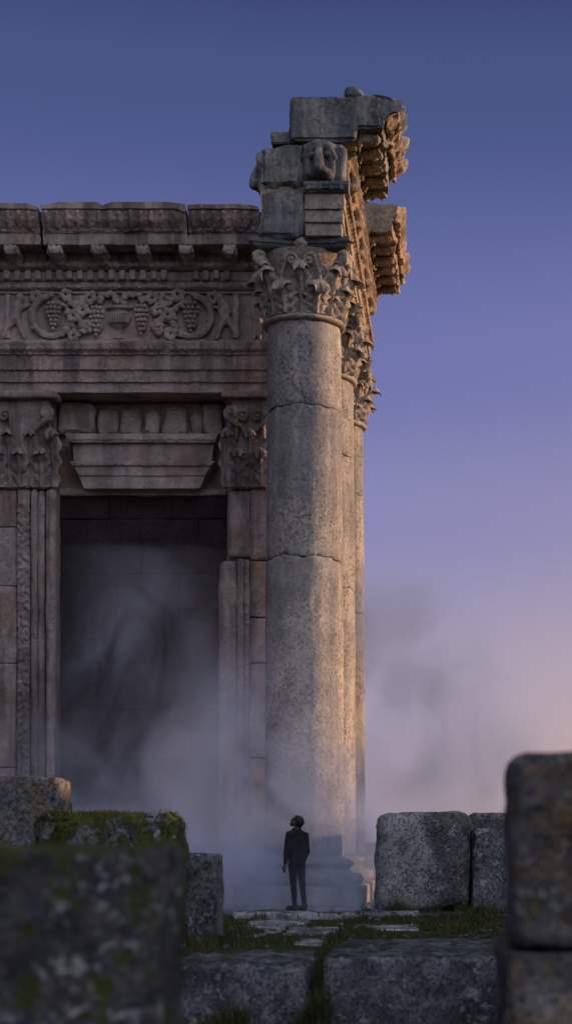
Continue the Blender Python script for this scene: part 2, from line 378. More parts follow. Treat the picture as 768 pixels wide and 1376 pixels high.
def make_column(x, y):
    root = empty('stone_column', (x, y, 0), 'tall weathered limestone column standing behind the person, front one of the row', 'column', 'columns of the temple flank')
    m = MB(); rbox(m, (x - 1.27, y - 1.27, .0), (x + 1.27, y + 1.27, .40), .12, .04, .02, 2.2, 5, .06); m.build('plinth', M_col, root)
    prof = [(.2, .40)] + [(1.10 + .11 * math.cos(a), .525 + .12 * math.sin(a)) for a in np.linspace(-1.5, 1.5, 9)]
    prof += [(1.03, .66), (.97, .69), (.94, .73), (.95, .765), (.98, .78)] + [(.94 + .075 * math.cos(a), .855 + .07 * math.sin(a)) for a in np.linspace(-1.5, 1.5, 8)] + [(.88, .94), (.84, .965), (.2, .97)]
    m = MB(); lathe(m, prof, (x, y, 0), 72); m.rough(.02, 2.5, 4, 3); m.build('base', M_col, root)
    for z0, z1, s, a, b in ((CZ0, 6.968, 4, 0, .12), (6.982, 9.992, 5, .12, .08), (10.004, CZ1 - .1, 6, .08, 0)): drum(z0, z1, s, root, a, b)
    # neck ring and capital
    prof = [(.3, CZ1 - .11), (.775, CZ1 - .11)] + [(.79 + .05 * math.cos(a), CZ1 - .05 + .05 * math.sin(a)) for a in np.linspace(-1.4, 1.4, 7)] + [(.74, CZ1 + .01), (.73, CZ1 + .3), (.75, CZ1 + .7), (.82, CZ1 + 1.0), (.95, CZ1 + 1.2), (.97, CZ1 + 1.26), (.3, CZ1 + 1.26)]
    m = MB(); lathe(m, prof, (x, y, 0), 64); m.rough(.015, 4, 3, 9); cap = m.build('capital', M_cap, root)
    for row in (0, 1):
        for k in range(8):
            a = math.radians(k * 45 + (22.5 if row == 0 else 0)); o = Vector((math.cos(a), math.sin(a), 0)); t = Vector((-o.y, o.x, 0))
            m = MB(); H = .50 if row == 0 else .86
            leaf(m, Vector((x, y, CZ1 + .015)) + o * (.735 if row == 0 else .72), o, t, H * RNG.uniform(.96, 1.04), .60 if row == 0 else .52, .115 if row == 0 else .14, .13 if row == 0 else .19, seed=k + row * 10, nv=30, nu=19)
            m.rough(.018, 7, 3, k + row * 9); m.build('acanthus_leaf', M_cap, cap, smooth=50)
    for k in range(4):                                          # corner volutes
        a = math.radians(45 + 90 * k); o = Vector((math.cos(a), math.sin(a), 0)); up = Vector((0, 0, 1)); c = Vector((x, y, CZ1))
        m = MB(); lead = [c + o * .80 + up * .55, c + o * .84 + up * .78, c + o * .93 + up * .98, c + o * 1.05 + up * 1.12]
        spiral(m, c + o * 1.17 + up * 1.05, o, -up, .145, .03, 1.6, .065, start=-2.2, lead=lead)
        leaf(m, c + o * .80 + up * .55, o, (-o.y, o.x, 0), .45, .34, .08, .16, seed=40 + k, nv=11, nu=9)
        m = fuse(m, .022, 2); m.rough(.02, 8, 3, k); m.build('volute', M_cap, cap)
    for k in range(4):                                          # inner scrolls in pairs and the flower above them
        a = math.radians(90 * k); o = Vector((math.cos(a), math.sin(a), 0)); t = Vector((-o.y, o.x, 0)); up = Vector((0, 0, 1)); c = Vector((x, y, CZ1))
        m = MB()
        for s in (-1, 1):
            lead = [c + o * .80 + t * s * .40 + up * .55, c + o * .84 + t * s * .37 + up * .80, c + o * .90 + t * s * .30 + up * 1.0]
            spiral(m, c + o * .93 + t * s * .17 + up * 1.02, t * s, up, .13, .03, 1.4, .042, start=.3, lead=lead)
        leaf(m, c + o * .78 + up * .5, o, t, .34, .22, .05, .07, seed=60 + k, nv=10, nu=7)
        m.rough(.015, 8, 3, k + 50); m.build('inner_scroll', M_cap, cap)
    m = MB(); outl = []
    for k in range(4):
        a0 = math.radians(-45 + 90 * k)
        for i in range(12):
            s = i / 11 * 2 - 1; side = 1.04 - .15 * (1 - s * s); tt = s * .97
            ca, sa = math.cos(math.radians(90 * k)), math.sin(math.radians(90 * k)); outl.append((side * ca - tt * sa, side * sa + tt * ca))
    zs = [(1.245, .86), (1.27, .93), (1.30, .95), (1.33, .965), (1.345, 1.0), (1.40, 1.0), (1.437, .99)]
    n = len(outl); V = [(x + px * s, y + py * s, CZ1 + z) for z, s in zs for px, py in outl]
    Q = [(i * n + k, i * n + (k + 1) % n, (i + 1) * n + (k + 1) % n, (i + 1) * n + k) for i in range(len(zs) - 1) for k in range(n)] + [tuple(range(n))[::-1], tuple((len(zs) - 1) * n + k for k in range(n))]
    m.add(V, Q); m.rough(.028, 3.5, 4, 13); m.build('abacus', M_ent, cap)
    for k in range(4):
        a = math.radians(90 * k); o = Vector((math.cos(a), math.sin(a), 0)); t = Vector((-o.y, o.x, 0)); c = Vector((x, y, CZ1 + 1.34)) + o * .90
        m = MB(); ball(m, c, .10, 9, 7)
        for i in range(6):
            b = i * math.pi / 3; ball(m, c + t * .09 * math.cos(b) + Vector((0, 0, .09 * math.sin(b))), .055, 7, 5)
        m = fuse(m, .02, 1); m.rough(.02, 9, 3, k); m.build('rosette', M_cap, cap)
    return root
COLX = -3.05
col1 = make_column(COLX, 34.0)
for i, (yy, lab) in enumerate(((38.1, 'warmly lit column half hidden behind the front column, second of the row'), (42.2, 'farthest lit column of the row, only a thin strip of it showing against the sky'))):
    c = copy_tree(col1); c.location = (COLX, yy, 0); c.rotation_euler.z = math.radians(90 * (i + 1)); c['label'] = lab

# ---- the entablature that the columns carry (its right flank runs away from the viewer)
ent = empty('flank_entablature', (COLX, 34, 13.245), 'broken carved entablature lying on the columns with two surviving pieces of overhanging cornice', 'entablature')
FX = -2.235         # face of the lowest fascia
FL = -3.80
def pl_flank(o, z, a): return (FX + o, a, z)
arch = [(FL - FX, 13.245), (0, 13.245), (0, 13.50), (.03, 13.505), (.03, 13.75), (.06, 13.755), (.06, 14.04), (.10, 14.07), (.15, 14.13), (.16, 14.20), (.10, 14.27), (FL - FX - .05, 14.27)]
m = MB(); sweep(m, arch, 33.12, 43.2, pl_flank, .12, .08); m.rough(.022, 2.5, 4, 60); A = m.build('architrave', M_cor, ent)
def beads(mb, p0, p1, pitch, r, seg=8, ring=5, skip=.06, seed=0, alt=True):
    """A worn bead or egg row carved along p0-p1, one continuous string."""
    rs = random.Random(seed); p0, p1 = Vector(p0), Vector(p1); L = (p1 - p0).length; n = int(L / pitch); d = (p1 - p0).normalized()
    up = Vector((0, 0, 1)) if abs(d.z) < .5 else Vector((1, 0, 0)); sd = d.cross(up).normalized(); ru = r[2] if abs(d.z) < .5 else r[0]; rd = (r[1] if abs(d.x) > .5 else r[0]) if abs(d.z) < .5 else r[1]
    V, m = [], 0
    for i in range(n):
        k = rs.uniform(.75, 1.1) * (.55 if alt and i % 2 else 1.); k = .35 if rs.random() < skip else k
        for t, s in ((.04, .30), (.2, .8), (.5, 1.), (.8, .8), (.96, .30)):
            c = p0 + d * ((i + t) * pitch); m += 1; s = s * k if s > .3 else .3
            for q in range(seg): a = 2 * math.pi * q / seg; V.append(tuple(c + up * ru * s * math.cos(a) + sd * rd * s * math.sin(a)))
    mb.add(V, [(i * seg + q, i * seg + (q + 1) % seg, (i + 1) * seg + (q + 1) % seg, (i + 1) * seg + q) for i in range(m - 1) for q in range(seg)] + [tuple(range(seg))[::-1], tuple((m - 1) * seg + q for q in range(seg))])
def vine_strip(mb, p0, along, up, out, L, h, r, pitch, seed=0):
    """A running carved scroll with leaf knobs along a band."""
    p0, al, up, out = Vector(p0), Vector(along), Vector(up), Vector(out); pts = []
    n = int(L / pitch * 10)
    for i in range(n + 1):
        s = i / n * L; pts.append(p0 + al * s + up * (h * .33 * math.sin(2 * math.pi * s / pitch)) + out * r * .3)
    tube(mb, pts, r * .55, 6)
    rs = random.Random(seed); k = 0; s = pitch * .25
    while s < L:
        sg = 1 if k % 2 == 0 else -1; c = p0 + al * (s + rs.uniform(-.1, .1) * pitch) - up * (h * .12 * sg) + out * r * .3
        for q in range(3):
            a = rs.uniform(0, 6.28); ball(mb, c + al * .11 * pitch * math.cos(a) + up * .11 * pitch * math.sin(a), r * rs.uniform(.7, 1.15), 6, 5)
        s += pitch * .5; k += 1
m = MB()
beads(m, (FX + .025, 33.2, 13.50), (FX + .025, 43.1, 13.50), .075, (.022, .03, .022), seed=1)
beads(m, (FX + .055, 33.2, 13.75), (FX + .055, 43.1, 13.75), .075, (.022, .03, .022), seed=2)
beads(m, (FX + .13, 33.2, 14.10), (FX + .13, 43.1, 14.10), .12, (.045, .045, .05), seed=3)
m.rough(.01, 9, 2, 1); m.build('bead_moulding', M_cor, A)
# front end of the architrave: rough broken half and the moulded return
m = MB(); rbox(m, (FL - .02, 33.00, 13.246), (-2.93, 33.9, 14.17), .05, .06, .11, 2.4, 71, .16); m.build('broken_block', M_ent, ent)
for z0, z1, o in ((13.247, 13.499, 0), (13.501, 13.749, .028), (13.751, 14.05, .056)):
    m = MB(); rbox(m, (-2.945, 32.97 - o, z0), (FX + o + .012, 33.3, z1), .06, .008, .012, 4, 72 + int(z0 * 10), .02); m.build('fascia', M_cap, ent)
m = MB()
for z, o in ((13.50, .03), (13.75, .06)): beads(m, (-2.93, 32.965 - o, z), (FX, 32.965 - o, z), .075, (.03, .022, .022), seed=int(z * 9))
m.rough(.008, 9, 2, 2); m.build('bead_moulding', M_ent, ent)
m = MB(); sweep(m, [(0, 14.05), (.07, 14.06), (.12, 14.12), (.14, 14.2), (.10, 14.27), (-.2, 14.27), (-.2, 14.05)], -2.95, FX + .16, lambda o, z, a: (a, 32.93 - o, z), .05, .05); m.rough(.02, 5, 3, 6); c = m.build('crown_moulding', M_ent, ent)
m = MB(); beads(m, (-2.92, 32.80, 14.13), (FX + .14, 32.80, 14.13), .11, (.04, .035, .055), seed=5); m.rough(.012, 9, 2, 3); m.build('egg_row', M_ent, c)
# frieze: rough front block, running block behind it, animal heads
m = MB(); rbox(m, (FL - .10, 33.02, 14.18), (-2.9, 34.3, 15.08), .05, .16, .13, 2.2, 81, .20); m.build('broken_block', M_ent, ent)
m = MB(); rbox(m, (-2.98, 32.98, 14.275), (FX + .10, 34.3, 15.11), .06, .12, .03, 2.2, 82, .10); m.build('frieze_block', M_ent, ent)
m = MB(); rbox(m, (FL - .05, 33.4, 14.272), (FX + .05, 43.15, 15.115), .13, .05, .03, 2.0, 83, .08); FR = m.build('frieze_block', M_cor, ent)
m = MB(); vine_strip(m, (FX + .06, 34.3, 14.52), (0, 1, 0), (0, 0, 1), (1, 0, 0), 8.8, .36, .055, .62, 3); m = fuse(m, .026, 1); m.rough(.03, 6, 3, 5); m.build('carved_vine', M_cor, FR)
m = MB()
sweep(m, [(0, 14.80), (.10, 14.82), (.16, 14.88), (.16, 14.93), (.10, 14.95), (.12, 15.02), (.22, 15.08), (.22, 15.12), (-.2, 15.12), (-.2, 14.8)], 33.6, 43.0, lambda o, z, a: (FX + .04 + o, a, z), .12, .06); m.rough(.02, 4, 3, 7); m.build('bed_moulding', M_cor, FR)
def beast(mb, c, o, k=1.0):
    """A worn protome: heavy brow, long muzzle widening down to the nostrils, horn stubs at the sides."""
    c, o = Vector(c), Vector(o).normalized(); t = Vector((-o.y, o.x, 0)); up = Vector((0, 0, 1))
    q = lambda a, b, d: c + t * a * k + up * b * k + o * d * k
    limb(mb, [q(0, .30, .02), q(0, .12, .10), q(0, -.08, .16), q(0, -.20, .16)], [.07 * k, .07 * k, .10 * k, .13 * k], 10)
    limb(mb, [q(-.15, -.26, .08), q(-.06, -.22, .15), q(.06, -.22, .15), q(.15, -.26, .08)], [.08 * k, .10 * k, .10 * k, .08 * k], 9)
    limb(mb, [q(-.24, .24, .0), q(0, .30, .03), q(.24, .24, .0)], [.06 * k, .07 * k, .06 * k], 8)
    for s in (-1, 1):
        limb(mb, [q(s * .05, .25, .03), q(s * .2, .2, .03), q(s * .27, .06, 0)], [.08 * k, .06 * k, .05 * k], 8)
        ball(mb, q(s * .15, .10, .02), .07 * k, 8, 6)
        limb(mb, [q(s * .22, .02, -.02), q(s * .20, -.28, -.02)], [.06 * k, .08 * k], 8)
for i, (c, o, k, mt) in enumerate((((-2.66, 32.96, 14.72), (0, -1, 0), 1.12, M_ent), ((FX + .10, 33.55, 14.62), (1, 0, 0), .9, M_cor), ((FL - .06, 33.5, 14.66), (-1, 0, 0), .9, M_ent),
                                   ((FX + .06, 35.6, 14.62), (1, 0, 0), .9, M_cor), ((FX + .06, 37.3, 14.62), (1, 0, 0), .9, M_cor), ((FX + .06, 39.3, 14.62), (1, 0, 0), .9, M_cor), ((FX + .06, 41.3, 14.62), (1, 0, 0), .9, M_cor))):
    m = MB(); beast(m, c, o, k); m = fuse(m, .022, 3); m.rough(.035, 5, 4, i); m.build('bull_head', mt, ent)
# the two surviving pieces of cornice
def cornice_profile(w=0):
    pr = [(-3.19, 15.13), (-2.13, 15.13), (-2.02, 15.16), (-1.98, 15.27), (-1.93, 15.36), (-1.42, 15.36), (-1.40, 15.40), (-1.40, 15.60), (-1.33, 15.61), (-1.31, 15.66), (-1.20, 15.70), (-1.08, 15.78), (-.99, 15.90), (-.98, 15.99), (-1.0, 16.01), (-3.19, 16.0)]
    return pr
def cornice(y0, y1, seed, bump, pull=0.):
    m = MB(); sweep(m, cornice_profile(), y0, y1, lambda o, z, a: (o - (pull if o > -1.3 else 0), a, z), .07, .06)
    v = m.verts()
    n = fbm(v * 1.5, 4, seed); n2 = fbm(v * 5.0, 3, seed + 4); n3 = fbm(v * np.array([.5, 2.6, .5]) + 5, 3, seed + 8)
    end = np.exp(-(v[:, 1] - y0) / .35) + np.exp(-(y1 - v[:, 1]) / .35); outer = np.clip((v[:, 0] + 1.45) / .4, 0, 1)
    v[:, 1] += np.where(v[:, 1] < (y0 + y1) / 2, 1, -1) * end * (.30 * np.clip(n + .3, 0, 1) * (.3 + outer))
    v[:, 0] += .05 * n + .05 * n2 - outer * .42 * np.clip(n3 + .05, 0, 1); v[:, 2] += .05 * n2 + .05 * fbm(v * 2, 3, seed + 9) - .22 * outer * np.clip(fbm(v * 1.3 + 3, 4, seed + 12), 0, 1) * (v[:, 2] > 15.7)
    m.v = [v]; c = m.build('cornice_block', M_ent if bump else M_cor, ent)
    k = MB(); yy = y0 + .12
    while yy < y1 - .3:                                         # brackets under the soffit, each a part of the block
        b = MB(); rbox(b, (-1.92, yy + .09, 15.22), (-1.50, yy + .25, 15.355), .05, .03, .03, 4, int(yy * 10), .05)
        ball(b, (-1.52, yy + .17, 15.25), (.06, .09, .07)); ball(b, (-1.70, yy + .17, 15.22), (.12, .07, .04)); ball(b, (-1.6, yy + .53, 15.36), (.09, .1, .06)); ball(b, (-1.8, yy + .53, 15.36), (.07, .08, .05)); ball(b, (-1.90, yy + .17, 15.20), (.06, .10, .08))
        b = fuse(b, .025, 2); b.rough(.06, 5, 4, int(yy * 7)); b.build('bracket', M_cor, c); yy += .72
    e = MB(); beads(e, (-1.965, y0 + .1, 15.25), (-1.965, y1 - .1, 15.25), .12, (.045, .04, .06), seed=seed)
    beads(e, (-1.36, y0 + .1, 15.615), (-1.36, y1 - .2, 15.615), .10, (.035, .035, .04), seed=seed + 1)
    rs = random.Random(seed); yy = y0 + .15
    while yy < y1 - .15:
        k = rs.uniform(.7, 1.5); limb(e, [(-1.27 - pull * .6, yy, 15.66), (-1.17 - pull, yy + rs.uniform(-.05, .05), 15.74), (-1.10 - pull - rs.uniform(0, .1), yy, 15.86)], [.06 * k, .075 * k, .06 * k], 7); yy += rs.uniform(.16, .34)
    box(e, (-1.36, y0 + .12, 15.56), (-1.28, y1 - .12, 15.72)); e = fuse(e, .028, 1); e.rough(.10, 4, 4, seed); e.build('carved_edge', M_cor, c)
    return c
k1 = cornice(33.0, 36.3, 91, True)
k2 = cornice(38.5, 43.0, 95, False, .16)
m = MB(); rbox(m, (-3.24, 32.96, 15.14), (-1.95, 33.5, 16.0), .05, .05, .10, 2.2, 97, .14); m.build('broken_front', M_ent, k1)
m = MB(); rbox(m, (-2.02, 32.93, 15.38), (-1.44, 33.4, 16.02), .05, .05, .10, 2.6, 98, .16); m.build('broken_front', M_ent, k1)
m = MB(); rbox(m, (-2.19, 33.0, 15.96), (-1.72, 33.9, 16.23), .06, .10, .04, 2.5, 99, .06,
               shape=lambda P: np.stack([P[:, 0], P[:, 1], np.where(P[:, 2] > 16.1, P[:, 2] - .22 * np.clip((P[:, 0] + 1.95) / .23, 0, 1) ** 1.2, P[:, 2])], 1)); m.build('top_stone', M_ent, k1)
m = MB(); rbox(m, (-3.64, 33.05, 15.10), (-3.19, 34.2, 15.34), .06, .03, .03, 2.5, 101, .05); m.build('top_stone', M_ent, ent)

# ---- the portal wall behind the columns
W0, WX0, WX1 = 37.0, -17.5, -3.95
fac = empty('temple_portal', (-8, W0, 0), 'dark carved temple portal wall with high doorway, grapevine frieze and projecting cornice', 'temple wall')
DL, DR = X(71, W0), X(305, W0)
DZ = Z(659, W0)
m = MB(); rbox(m, (WX0, W0, 0), (DL, 45, 11.155), .25, .03, .03, 1.2, 110, .05); m.build('wall', M_fac, fac)
m = MB(); rbox(m, (DR, W0, 0), (WX1, 45, 11.15), .2, .03, .03, 1.2, 111, .05); m.build('wall', M_fac, fac)
m = MB(); rbox(m, (DL + .003, 37.62, DZ), (DR - .003, 44.9, 11.152), .15, .03, .04, 1.5, 112, .06); m.build('lintel_wall', M_fac, fac)
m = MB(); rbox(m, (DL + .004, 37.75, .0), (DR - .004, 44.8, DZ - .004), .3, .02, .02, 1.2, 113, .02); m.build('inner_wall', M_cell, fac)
rs = random.Random(12); z = .0
while z < DZ - .2:                                              # the courses that close the doorway
    hgt = rs.uniform(.85, 1.25); z1 = min(DZ - .01, z + hgt); z1 = DZ - .01 if DZ - z1 < .5 else z1; x = DL + .01
    while x < DR - .1:
        x1 = x + rs.uniform(.9, 1.9); x1 = DR - .01 if DR - x1 < .7 else x1; o = rs.uniform(-.03, .03)
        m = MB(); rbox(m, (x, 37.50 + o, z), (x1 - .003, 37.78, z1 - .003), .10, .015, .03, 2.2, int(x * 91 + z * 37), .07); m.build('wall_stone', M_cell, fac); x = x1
    z = z1
m = MB(); rbox(m, (WX0, W0 + .02, 11.16), (WX1 - .02, 44.9, 14.6), .4, .05, .03, 1, 114, .05); m.build('upper_wall', M_fac, fac)
def pl_fac(o, z, a): return (a, W0 - o, z)
def facwork(prof, x0, x1, seed, amp=.02, fr=2.5, step=.14):
    m = MB(); sweep(m, [(o, z) for o, z in prof], x0, x1, pl_fac, step, .07); m.rough(amp, fr, 4, seed); return m
A = facwork([(-.3, 11.15), (.30, 11.15), (.30, 11.385), (.34, 11.39), (.34, 11.645), (.38, 11.65), (.38, 11.95), (.42, 11.99), (.49, 12.12), (.49, 12.19), (.42, 12.25), (-.3, 12.25)], WX0 + .01, WX1, 120, .016).build('architrave', M_fac, fac)
m = MB()
for z, o, p, r in ((11.38, .335, .10, .034), (11.64, .375, .10, .034), (11.965, .41, .12, .04)): beads(m, (WX0, W0 - o, z), (WX1 - .03, W0 - o, z), p, (r * 1.3, r, r), 6, 5, seed=int(z * 100))
beads(m, (WX0, W0 - .47, 12.08), (WX1 - .03, W0 - .47, 12.08), .15, (.055, .045, .065), 7, 5, seed=9, alt=False)
m.rough(.01, 8, 2, 4); m.build('bead_moulding', M_fac, A)
FRI = facwork([(-.3, 12.255), (.36, 12.255), (.36, 12.30), (.30, 12.31), (.30, 13.30), (.36, 13.31), (.36, 13.352), (-.3, 13.352)], WX0 + .02, WX1 - .01, 121, .012).build('frieze', M_fri, fac)
D0 = W0 - .30
def fp(px, py, out=.05): return Vector((X(px, D0), D0 - out, Z(py, D0)))
PXM = D0 / F
def grapes(px, py, w, h, seed):
    m = MB(); rs = random.Random(seed); rows = 7
    ball(m, fp(px, py, .04), (w * .42 * PXM, .07, h * .42 * PXM), 12, 8)
    for r in range(rows):
        t = r / (rows - 1); ww = w * (1.0 - .82 * max(0, t - .25) / .75) * (.75 if r == 0 else 1); n = max(1, int(round(ww / (w / 4.4))))
        for i in range(n):
            u = (i + .5) / n - .5
            ball(m, fp(px + u * ww + rs.uniform(-.4, .4), py - h / 2 + h * t, .13 - .22 * u * u), (2.75 * PXM, 2.5 * PXM, 2.75 * PXM), 8, 6)
    m.rough(.012, 8, 2, seed); m.build('grape_cluster', M_fri, FRI)
for a in ((73, 427, 22, 34, 1), (131, 434, 22, 37, 2), (191, 432, 20, 38, 3), (257, 428, 24, 38, 4)): grapes(*a)
def ring(px, py, r, a0, a1, rad, seed, r1=None, sx=1.):
    m = MB(); pts = []
    for i in range(36):
        t = i / 35; a = math.radians(a0 + (a1 - a0) * t); rr = r + ((r1 if r1 is not None else r) - r) * t
        pts.append(fp(px + sx * rr * math.cos(a), py - rr * math.sin(a), .07))
    tube(m, pts, [rad * (1.1 - .5 * i / 35) for i in range(36)], 8)
    for i in range(0, 36, 3):                                   # leaf knobs along the stem
        p = pts[i]; ball(m, p + Vector((RNG.uniform(-.05, .05), -.03, RNG.uniform(-.05, .05))), (.075, .05, .06), 7, 5)
    m.rough(.03, 6, 3, seed); return m
ring(72, 428, 29, 100, 430, .08, 1, 22).build('vine_scroll', M_fri, FRI)
ring(257, 428, 29, 80, -250, .08, 2, 22).build('vine_scroll', M_fri, FRI)
ring(106, 404, 10, 180, 400, .045, 3, 5).build('vine_scroll', M_fri, FRI)
ring(222, 404, 10, 0, -220, .045, 4, 5).build('vine_scroll', M_fri, FRI)
ring(106, 442, 13, 200, -60, .045, 5, 7).build('vine_scroll', M_fri, FRI)
ring(221, 442, 13, -20, 240, .045, 6, 7).build('vine_scroll', M_fri, FRI)
ring(145, 410, 14, 10, 175, .04, 7, 12).build('vine_scroll', M_fri, FRI)
ring(180, 410, 14, 170, 5, .04, 8, 12).build('vine_scroll', M_fri, FRI)
for s, (px, py) in enumerate(((100, 425), (112, 418), (226, 424), (212, 418), (100, 452), (230, 450), (122, 402), (205, 402), (212, 440), (118, 440), (50, 400), (286, 402), (90, 398), (240, 398))):
    m = MB(); c = fp(px, py, .06)
    for i in range(5):
        a = i * 1.2566 + s; ball(m, c + Vector((.10 * math.cos(a), -.02, .10 * math.sin(a))), (.075, .05, .075), 8, 6)
    m = fuse(m, .025, 1); m.rough(.03, 7, 3, s); m.build('vine_leaf', M_fri, FRI)
m = MB(); V0 = fp(161, 456, 0)                                  # the vase in the middle
prof = [(.0, .0), (.19, .0), (.17, .05), (.07, .10), (.06, .20), (.12, .24), (.22, .32), (.27, .46), (.24, .56), (.20, .60), (.22, .63), (.32, .66), (.32, .71), (.0, .71)]
lathe(m, prof, (V0.x, V0.y + .02, V0.z), 28, caps=False); v = m.verts(); v[:, 1] = V0.y + (v[:, 1] - V0.y) * .55; m.v = [v]
for i in range(9): limb(m, [V0 + Vector((-.2 + .05 * i, -.15, .34)), V0 + Vector((-.2 + .05 * i, -.16, .52))], [.022, .022], 6)
m.rough(.012, 8, 3, 3); m.build('vase', M_fri, FRI)
def figure(px, sg, seed, legs=1.):
    """A small worn figure carved in relief, leaning towards the vine."""
    m = MB(); q = lambda a, b, o=.06: fp(px + sg * a, 456 - b, o)
    limb(m, [q(0, 26), q(-1, 36), q(-3, 44)], [.12, .13, .12], 10); ball(m, q(-7, 53, .09), (.10, .09, .115), 10, 8)
    limb(m, [q(-2, 45), q(-11, 41), q(-20, 46)], [.06, .05, .035], 8)
    limb(m, [q(2, 44), q(6, 36), q(2, 28)], [.055, .05, .035], 8)
    limb(m, [q(-1, 27), q(-7 * legs, 14), q(-11 * legs, 0)], [.095, .07, .045], 8); limb(m, [q(2, 27), q(10 * legs, 14), q(17 * legs, 1)], [.095, .07, .045], 8)
    m = fuse(m, .022, 3); m.rough(.028, 5, 3, seed); m.build('carved_figure', M_fri, FRI)
figure(303, 1, 1); figure(22, -1, 2); figure(347, -1, 3, .3); figure(-10, 1, 4, .4)
m = MB(); rbox(m, (X(313, D0), D0 - .10, 12.32), (X(322, D0), D0 + .1, 13.29), .08, .03, .02, 3, 130, .03); m.build('panel_strip', M_fri, FRI)
m = MB(); rbox(m, (X(8, D0), D0 - .08, 12.32), (X(15, D0), D0 + .1, 13.29), .08, .03, .02, 3, 131, .03); m.build('panel_strip', M_fri, FRI)
m = MB(); 
for i in range(5): vine_strip(m, (WX0 + .3, D0 - .01, 12.5 + .17 * i), (1, 0, 0), (0, 0, 1), (0, -1, 0), 6.3, .15, .05, .5, i)
box(m, (WX0 + .3, D0 + .01, 12.40), (WX0 + 6.6, D0 + .04, 13.25)); m = fuse(m, .03, 1); m.rough(.03, 5, 3, 8); m.build('carved_vine', M_fri, FRI)
DT = facwork([(-.3, 13.36), (.36, 13.36), (.42, 13.40), (.44, 13.48), (.40, 13.52), (.40, 13.545), (.37, 13.55), (.37, 13.78), (.46, 13.79), (.52, 13.84), (.55, 13.92), (.50, 13.975), (-.3, 13.975)], WX0 + .03, WX1 - .02, 122, .015).build('dentil_course', M_fac, fac)
m = MB(); xx = WX0 + .1; rs = random.Random(4)
while xx < WX1 - .2:
    if rs.random() > .07: rbox(m, (xx, W0 - .52, 13.56 + rs.uniform(0, .02)), (xx + .135, W0 - .34, 13.775), .1, .015, .02, 5, int(xx * 50), .03, octv=2)
    xx += .229
box(m, (WX0 + .1, W0 - .40, 13.57), (WX1 - .1, W0 - .35, 13.77)); m = fuse(m, .022, 1); m.build('dentil_row', M_fri, DT)
m = MB(); beads(m, (WX0, W0 - .53, 13.88), (WX1 - .03, W0 - .53, 13.88), .15, (.06, .05, .06), 7, 5, seed=19, alt=False)
beads(m, (WX0, W0 - .43, 13.44), (WX1 - .03, W0 - .43, 13.44), .11, (.05, .035, .05), 7, 5, seed=20); m.rough(.012, 8, 2, 5); m.build('egg_row', M_fri, DT)
def crown(x0, x1, seed, dz):
    p = [(-.6, 13.98), (.44, 13.98), (.45, 14.14), (1.05, 14.14), (1.06, 14.17), (1.06, 14.37), (1.09, 14.38), (1.10, 14.43), (1.13, 14.50), (1.19, 14.60), (1.24, 14.72), (1.25, 14.80), (1.30, 14.82), (1.31, 14.93 + dz), (-.6, 14.93 + dz)]
    m = MB(); sweep(m, p, x0, x1, pl_fac, .11, .07); v = m.verts()
    n = fbm(v * 1.6, 4, seed); n2 = fbm(v * 5, 3, seed + 3); front = np.clip((W0 - v[:, 1] - .8) / .3, 0, 1); top = np.clip((v[:, 2] - 14.6) / .3, 0, 1)
    v[:, 1] += .02 * n2 + front * (.12 * np.clip(n - .1, 0, 1) + .02 * n); v[:, 2] += .015 * n2 - top * .10 * np.clip(n + fbm(v * 3, 3, seed + 6) * .7 - .12, 0, 1)
    ends = np.exp(-(v[:, 0] - x0) / .12) + np.exp(-(x1 - v[:, 0]) / .12); v[:, 2] -= top * ends * .03 * (1 + n); v[:, 0] += .05 * n2 * (ends > .1)
    m.v = [v]; c = m.build('cornice_block', M_fac, fac)
    e = MB(); xx = x0 + .12                                     # upright leaves carved on the top moulding
    while xx < x1 - .1:
        limb(e, [(xx, W0 - 1.15, 14.48), (xx, W0 - 1.23, 14.60), (xx, W0 - 1.29, 14.73)], [.05, .07, .055], 6)
        limb(e, [(xx + .11, W0 - 1.15, 14.50), (xx + .11, W0 - 1.24, 14.64)], [.035, .035], 6); xx += .225
    beads(e, (x0 + .05, W0 - 1.09, 14.41), (x1 - .05, W0 - 1.09, 14.41), .085, (.035, .03, .035), 6, 5, seed=seed)
    box(e, (x0 + .06, W0 - 1.12, 14.40), (x1 - .06, W0 - 1.07, 14.72)); e = fuse(e, .026, 1); e.rough(.035, 6, 3, seed); e.build('carved_edge', M_fac, c)
    return c
cut = [WX0 + .05, X(-150, 35.9), X(56, 35.9), X(252, 35.9), X(349, 35.9)]
cb = [crown(cut[i] + .02, cut[i + 1] - (.06 if i == 1 else .02), 140 + i * 7, (0, .0, .02, -.02)[i]) for i in range(4)]
for i in range(14):
    xc = X(310, 36.2) - .943 * i
    if xc < WX0 + .3: break
    m = MB(); rbox(m, (xc - .16, W0 - 1.0, 13.965), (xc + .16, W0 - .42, 14.135), .05, .025, .02, 4, 150 + i, .05)
    ball(m, (xc, W0 - .97, 14.02), (.15, .09, .07)); ball(m, (xc, W0 - .75, 13.95), (.11, .2, .05)); ball(m, (xc, W0 - .55, 13.93), (.14, .1, .09))
    for s in (-1, 0, 1): limb(m, [(xc + s * .10, W0 - 1.03, 14.10), (xc + s * .09, W0 - 1.06, 14.03), (xc + s * .06, W0 - 1.04, 13.96)], [.045, .045, .035], 7)
    m = fuse(m, .02, 1); m.rough(.03, 6, 3, i)
    par = next(cb[j] for j in range(4) if xc < cut[j + 1] or j == 3); m.build('bracket', M_fri, par)
